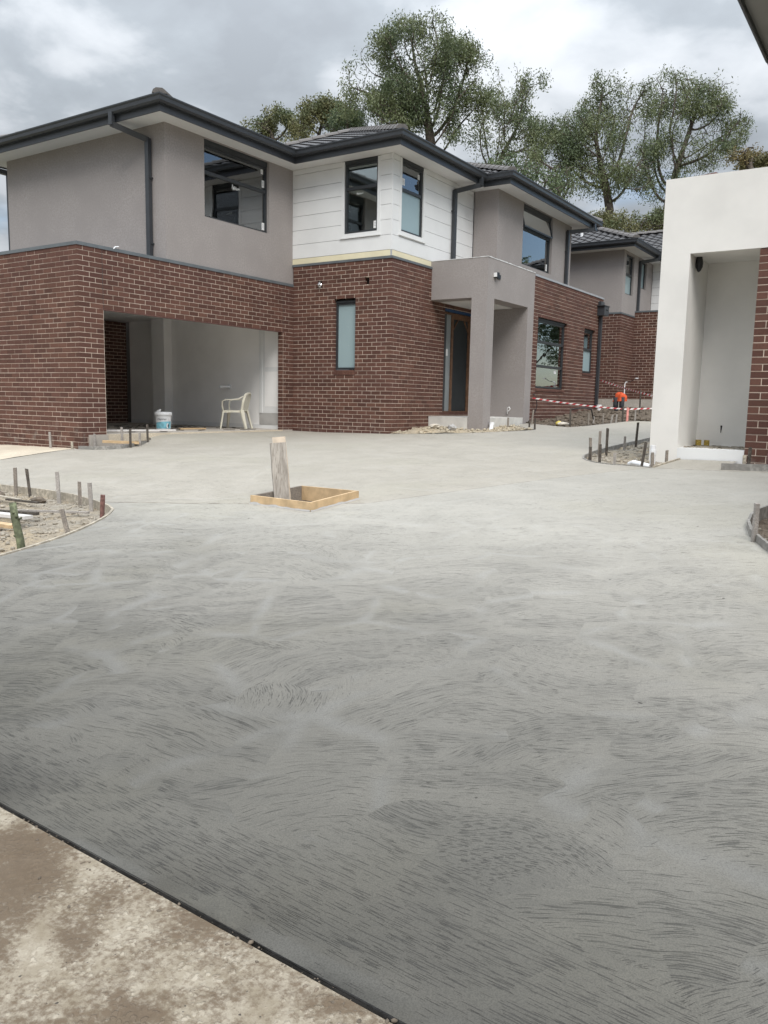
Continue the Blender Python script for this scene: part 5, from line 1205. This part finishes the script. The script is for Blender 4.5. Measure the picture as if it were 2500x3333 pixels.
# conduit with tap beyond the tape, orange vest and boots
m = MB(); m.tube([(-7.20, 23.2, 1.45), (-7.20, 23.2, 2.13), (-7.18, 23.2, 2.19), (-7.13, 23.2, 2.20)], .016, 8); m.mi = 1; m.tube([(-7.13, 23.2, 2.20), (-6.98, 23.2, 2.24), (-6.88, 23.2, 2.30)], .008, 6); m.mi = 0; m.box((-6.9, 23.18, 2.29), (-6.83, 23.22, 2.32)); tag(m.build('water_riser', ['pvc', 'black_plastic'], None, org=(-7.25, 23.2, 1.4)), 'white water riser pipe standing behind the orange vest', 'pipe')
vest = MB(); zc_ = 1.86; nn = 26; prof_ = [(.03, .10), (.10, .085), (.16, .04), (.19, -.03), (.205, -.11), (.20, -.19)]
vv = []
for k_, (r0, dz) in enumerate(prof_):
    for a_ in range(nn):
        t_a = 2*math.pi*a_/nn; f_ = 1+(.10+.22*k_/5)*math.sin(5*t_a+k_*.4)+.35*noise.noise((math.cos(t_a)*1.4, math.sin(t_a)*1.4, k_*.5))
        vv.append((-7.20+.78*r0*f_*math.cos(t_a), 22.85+.6*r0*f_*math.sin(t_a), zc_-.04+.85*dz+(.07*noise.noise((math.cos(t_a)*2, math.sin(t_a)*2, 4.)) if k_ > 2 else .02*noise.noise((t_a, 0, 2)))))
vest.add(vv, [tuple(range(nn))]+[(k_*nn+a_, k_*nn+(a_+1) % nn, (k_+1)*nn+(a_+1) % nn, (k_+1)*nn+a_) for k_ in range(5) for a_ in range(nn)])
o = vest.build('safety_vest', 'orange_cloth', None, smooth=True, org=(-7.22, 22.85, 1.5)); tag(o, 'orange safety vest draped over dark boots in the mud', 'vest')
for k, (dx, lb) in enumerate(((-.10, 'dark work boot under the orange vest, left of the pair'), (.07, 'dark work boot under the orange vest, right of the pair'))):
    m = MB(); x = -7.20+dx; zg = float(gz(x, 22.8))-.01; m.tube([(x, 22.80, zg+.40), (x, 22.80, zg+.18), (x+.01, 22.78, zg+.08)], [.075, .07, .065], 10); m.tube([(x+.01, 22.84, zg+.045), (x+.06, 22.70, zg+.045), (x+.09, 22.60, zg+.035)], [.06, .055, .04], 10)
    tag(m.build('boot', 'dark_cloth', None, smooth=True, org=(x, 22.8, zg)), lb, 'boot', 'boots under the vest')
# barrier tape
def tape(label, pts, w_, per=.16):
    m = MB(); P = [np.array(p, float) for p in pts]; L = [0]
    for i in range(1, len(P)): L.append(L[-1]+np.linalg.norm(P[i]-P[i-1]))
    def at(s):
        s = max(0, min(L[-1], s)); i = max(1, min(len(L)-1, int(np.searchsorted(L, s)))); t = (s-L[i-1])/(L[i]-L[i-1]); p = P[i-1]+(P[i]-P[i-1])*t
        sag = 0; return p
    n = int(L[-1]/per*2)
    for k in range(n):
        m.mi = k % 2; s0, s1 = k*L[-1]/n, (k+1)*L[-1]/n; a0, a1 = at(s0), at(s1); b0, b1 = at(s0+.05), at(s1+.05)
        tw = .25*math.sin(s0*2.1); off = np.array((0, 0, w_))
        m.add([a0, a1, b1+off+np.array((tw*w_*.5, 0, 0)), b0+off+np.array((tw*w_*.5, 0, 0))], [(0, 1, 2, 3)])
        m.add([a0+np.array((0, .002, 0)), a1+np.array((0, .002, 0)), b1+off+np.array((tw*w_*.5, .002, 0)), b0+off+np.array((tw*w_*.5, .002, 0))], [(3, 2, 1, 0)])
    return tag(m.build('barrier_tape', ['tape_red', 'tape_white'], None, org=pts[0]), label, 'tape')
tape('red and white barrier tape sagging low from the portico to the pink stake', [(-8.12, 18.80, 1.66), (-7.6, 19.0, 1.58), (-7.0, 19.15, 1.51), (-6.45, 19.3, 1.46), (-5.95, 19.43, 1.43), (-5.3, 20.0, 1.47), (-4.6, 20.6, 1.52), (-3.2, 21.8, 1.62)], .032)
tape('red and white barrier tape strung higher from the downpipe past the column', [(-8.02, 23.50, 2.24), (-7.3, 22.9, 2.05), (-6.32, 21.7, 1.86), (-5.4, 20.9, 1.68), (-4.6, 20.6, 1.60), (-3.2, 20.0, 1.45)], .045)

# ================================================================== trees
def dep(px_, py_, d): return CAMP+d*(F_+Rv*(px_-1250)/FPX-Uv*(py_-1666.5)/FPX)
def tree(name, label, base, lobes, leafmat, natt=700, step=.30, leaf=(.155, .028), per=16, spread=.42, seed=1, trunk_r=.26, fork=None, droop=.6, kill=.34, group='trees behind the houses', sparse=1., gap=.03):
    """lobes: (centre xyz, radii xyz, weight). space colonisation branches, then hanging leaves at the twigs"""
    r = np.random.default_rng(seed); base = np.array(base, float)
    tot = sum(l[2] for l in lobes); A = []
    for c, rad, wgt in lobes:
        n = int(4.2*natt*wgt/tot); d = r.standard_normal((n, 3)); d /= np.linalg.norm(d, axis=1)[:, None]; rr = (r.random(n)**.42*(1+.28*r.standard_normal(n).clip(0, 2)*(r.random(n) < .3)))[:, None]; A.append(np.array(c)+d*rr*np.array(rad))
    A = np.concatenate(A); A = A[np.array([noise.noise(Vector(a*.42+seed*3.3))+.5*noise.noise(Vector(a*1.1)) > gap for a in A])]; nodes = [base]; par = [-1]
    cz = min(c[2]-rad[2] for c, rad, w_ in lobes); mc = np.mean([c for c, rad, w_ in lobes], 0)
    top = np.array(fork) if fork is not None else np.array((base[0]*.7+mc[0]*.3, base[1]*.7+mc[1]*.3, cz+.5))
    nt = max(3, int(np.linalg.norm(top-base)/step)); wob = r.standard_normal((nt, 2))*.05
    for k in range(1, nt+1): nodes.append(base+(top-base)*k/nt+np.array((wob[k-1, 0], wob[k-1, 1], 0))*2); par.append(len(nodes)-2)
    N = np.array(nodes); best = np.full(len(A), 1e9); bi = np.zeros(len(A), int)
    def upd(s):
        nonlocal best, bi
        D = np.linalg.norm(A[:, None]-N[None, s:], axis=2)
        if D.shape[1] == 0: return
        j = D.argmin(1); dm = D[np.arange(len(A)), j]; q = dm < best; best = np.where(q, dm, best); bi = np.where(q, j+s, bi)
    upd(0); alive = np.ones(len(A), bool)
    for it in range(150):
        act = alive & (best < 12.)
        if not act.any(): break
        dirs = {}
        for a in np.nonzero(act)[0]:
            v = A[a]-N[bi[a]]; dirs.setdefault(bi[a], []).append(v/np.linalg.norm(v))
        new = []; npar = []
        for i, vs in dirs.items():
            v = np.sum(vs, 0)+r.standard_normal(3)*.25; v /= np.linalg.norm(v); p = N[i]+v*step
            new.append(p); npar.append(i)
        s = len(N); N = np.concatenate([N, np.array(new)]); par += npar
        if len(N) > 12000: break
        upd(s); alive &= best > kill
    n = len(N); kids = np.zeros(n, int); cnt = np.zeros(n)
    for i in range(n-1, 0, -1):
        kids[par[i]] += 1
        if kids[i] == 0: cnt[i] = 1
        cnt[par[i]] += cnt[i]
    rad = np.maximum(.008, .85*trunk_r*(cnt/cnt[0])**.52)
    V = []; F = []; K = 5; ang = np.linspace(0, 2*math.pi, K, endpoint=False)
    for i in range(1, n):
        p, q = N[par[i]], N[i]; d = q-p; d = d/(np.linalg.norm(d)+1e-9); u = np.array((0, 0, 1.)) if abs(d[2]) < .9 else np.array((1., 0, 0)); a = np.cross(d, u); a /= np.linalg.norm(a); b = np.cross(d, a)
        ring = np.cos(ang)[:, None]*a+np.sin(ang)[:, None]*b; r0 = min(rad[par[i]], rad[i]*1.35); s = len(V)*0+2*K*(i-1)
        V.append(p+ring*r0); V.append(q+ring*rad[i])
        k = np.arange(K); F.append(np.stack([s+k, s+(k+1) % K, s+K+(k+1) % K, s+K+k], 1))
    t = thing(name, label, 'tree', base, group)
    npmesh('trunk', np.concatenate(V), np.concatenate(F), 'bark', t, org=tuple(base), smooth=True)
    tips = np.nonzero((cnt <= 3.5) & (np.arange(n) > nt))[0]
    if sparse < 1: tips = tips[r.random(len(tips)) < sparse]
    den = np.array([2.1*max(0.04, noise.noise(Vector(N[i]*.75))+.28) for i in tips])
    C = np.repeat(N[tips], np.maximum(1, (3.3*per*den).astype(int)), axis=0); m_ = len(C)
    C = C+r.standard_normal((m_, 3)).clip(-1.7, 1.7)*np.array((spread, spread, spread*1.15))*.52; C[:, 2] -= .15
    dirv = r.standard_normal((m_, 3)); dirv[:, 2] -= droop*1.8; dirv /= np.linalg.norm(dirv, axis=1)[:, None]
    sd_ = np.cross(dirv, r.standard_normal((m_, 3))); sd_ /= np.linalg.norm(sd_, axis=1)[:, None]
    L = leaf[0]*(.6+.8*r.random((m_, 1))); Wd = leaf[1]*(.6+.8*r.random((m_, 1)))
    V = np.stack([C, C+dirv*L*.45+sd_*Wd, C+dirv*L, C+dirv*L*.45-sd_*Wd], 1).reshape(-1, 3)
    npmesh('crown', V, np.arange(4*m_).reshape(-1, 4), leafmat, t, org=tuple(base))
    return t
def lobe(px_, py_, d, rx, ry, w_=1., dz=None):
    c = dep(px_, py_, d); s = d/FPX; rxm, rym = rx*s, ry*s; return (c, (rxm, dz or (rxm+rym)/2, rym), w_)
def gbase(px_, d): p = dep(px_, 1200, d); return (p[0], p[1], float(gz(p[0], p[1]))-.2)
def dpt(*a): return tuple(dep(*a))
tree('eucalyptus_tree', 'tallest dense eucalyptus rising behind the middle roof', gbase(1400, 44), [lobe(1330, 165, 44, 170, 95, 2.2), lobe(1225, 300, 44, 105, 120, 1.7), lobe(1400, 300, 44, 140, 130, 2.2), lobe(1520, 200, 44, 65, 75, .9), lobe(1560, 300, 44, 55, 90, .8), lobe(1290, 95, 44, 50, 35, .5), lobe(1390, 90, 44, 55, 40, .6), lobe(1300, 400, 44, 150, 90, 1.2), lobe(1480, 400, 44, 100, 90, .9)], 'leaf_grey', 1250, .30, seed=3, trunk_r=.34, fork=dpt(1405, 500, 44), per=25, leaf=(.155, .028))
tree('eucalyptus_tree', 'sparse airy eucalyptus right of the tallest tree', gbase(1560, 47), [lobe(1660, 330, 47, 105, 95, 1.), lobe(1590, 450, 47, 90, 90, .9), lobe(1735, 410, 47, 75, 95, 1.), lobe(1650, 540, 47, 120, 60, .6)], 'leaf_grey', 900, .30, seed=5, trunk_r=.20, fork=dpt(1570, 640, 47), per=15, leaf=(.155, .028), gap=-.05)
tree('eucalyptus_tree', 'twisting eucalyptus left of the pair behind the far house', gbase(1985, 46), [lobe(1990, 330, 46, 110, 85, 1.5), lobe(1895, 430, 46, 75, 90, 1.1), lobe(2030, 430, 46, 95, 90, 1.2), lobe(1835, 500, 46, 60, 70, .8), lobe(1930, 290, 46, 60, 45, .6), lobe(2090, 330, 46, 55, 60, .7), lobe(1960, 560, 46, 110, 70, .8), lobe(2060, 570, 46, 70, 80, .6)], 'leaf_grey', 950, .30, seed=8, trunk_r=.30, fork=dpt(1978, 690, 46), per=17, leaf=(.155, .027))
tree('eucalyptus_tree', 'spreading eucalyptus rising behind the white portico', gbase(2170, 48), [lobe(2200, 320, 48, 110, 75, 1.3), lobe(2300, 350, 48, 80, 75, 1.), lobe(2180, 440, 48, 90, 90, 1.2), lobe(2390, 430, 48, 60, 55, .8), lobe(2160, 280, 48, 50, 45, .6), lobe(2345, 290, 48, 45, 50, .5), lobe(2280, 490, 48, 100, 70, .9), lobe(2140, 560, 48, 80, 90, .6)], 'leaf_grey', 950, .30, seed=11, trunk_r=.30, fork=dpt(2165, 690, 48), per=17, leaf=(.155, .027))
tree('gum_tree', 'small round gum tree at the left end behind the roof', gbase(885, 52), [lobe(885, 405, 52, 68, 52, 1.), lobe(940, 430, 52, 40, 40, .5)], 'leaf_olive', 300, .30, seed=13, trunk_r=.16, per=26, leaf=(.16, .036), fork=dpt(890, 500, 52), spread=.4)
tree('gum_tree', 'bushy olive gum tree second from the left behind the roof', gbase(1020, 50), [lobe(1000, 390, 50, 65, 60, 1.), lobe(1070, 375, 50, 62, 55, 1.), lobe(1030, 450, 50, 90, 50, .8)], 'leaf_olive', 480, .30, seed=15, trunk_r=.2, per=30, leaf=(.16, .036), fork=dpt(1030, 500, 50), spread=.42)
tree('gum_tree', 'drooping green gum tree tucked left of the tallest tree', gbase(1140, 47), [lobe(1135, 410, 47, 60, 65, 1.), lobe(1180, 450, 47, 60, 50, .7)], 'leaf_green', 300, .30, seed=17, trunk_r=.16, per=26, fork=dpt(1150, 520, 47), spread=.4)
tree('gum_tree', 'dense ochre gum crown above the white portico at right', gbase(2450, 44), [lobe(2430, 510, 44, 62, 38, 1.), lobe(2500, 490, 44, 80, 42, 1.2)], 'leaf_ochre', 420, .30, seed=19, trunk_r=.16, per=34, leaf=(.15, .034), fork=dpt(2450, 600, 44), spread=.34, droop=.2)
tree('shrubby_tree', 'leafy green tree low behind the middle gutter', gbase(1700, 38), [lobe(1680, 570, 38, 85, 65, 1.2), lobe(1780, 620, 38, 70, 60, .9), lobe(1620, 560, 38, 50, 50, .5)], 'leaf_green', 420, .30, seed=23, trunk_r=.14, per=26, leaf=(.15, .034), fork=dpt(1700, 680, 38), spread=.36)
tree('shrubby_tree', 'pale green bushy tree directly behind the far roof', gbase(2030, 42), [lobe(2000, 740, 42, 75, 45, 1.), lobe(2080, 755, 42, 60, 50, 1.), lobe(2130, 740, 42, 50, 50, .7)], 'leaf_olive', 420, .30, seed=25, trunk_r=.14, per=30, leaf=(.14, .030), fork=dpt(2050, 850, 42), spread=.34, droop=.3)
tree('gum_tree', 'dark gum tree between the gutter and the twisting eucalyptus', gbase(1820, 42), [lobe(1770, 500, 42, 50, 45, .6), lobe(1830, 580, 42, 45, 60, .7)], 'leaf_grey', 220, .30, seed=29, trunk_r=.13, per=15, fork=dpt(1810, 720, 42), spread=.36)
tree('gum_tree', 'gum tree mirrored in the ground floor window past the portico', (3., 44., float(gz(3., 44.))-.2), [((3., 44., 7.5), (2.6, 2.4, 2.2), 1.), ((5.4, 45., 6.2), (2., 2., 1.8), .7), ((.6, 45., 5.8), (1.8, 1.8, 1.6), .6)], 'leaf_green', 420, .32, seed=41, trunk_r=.2, per=24, leaf=(.18, .045), fork=(3., 44., 4.5), spread=.42)
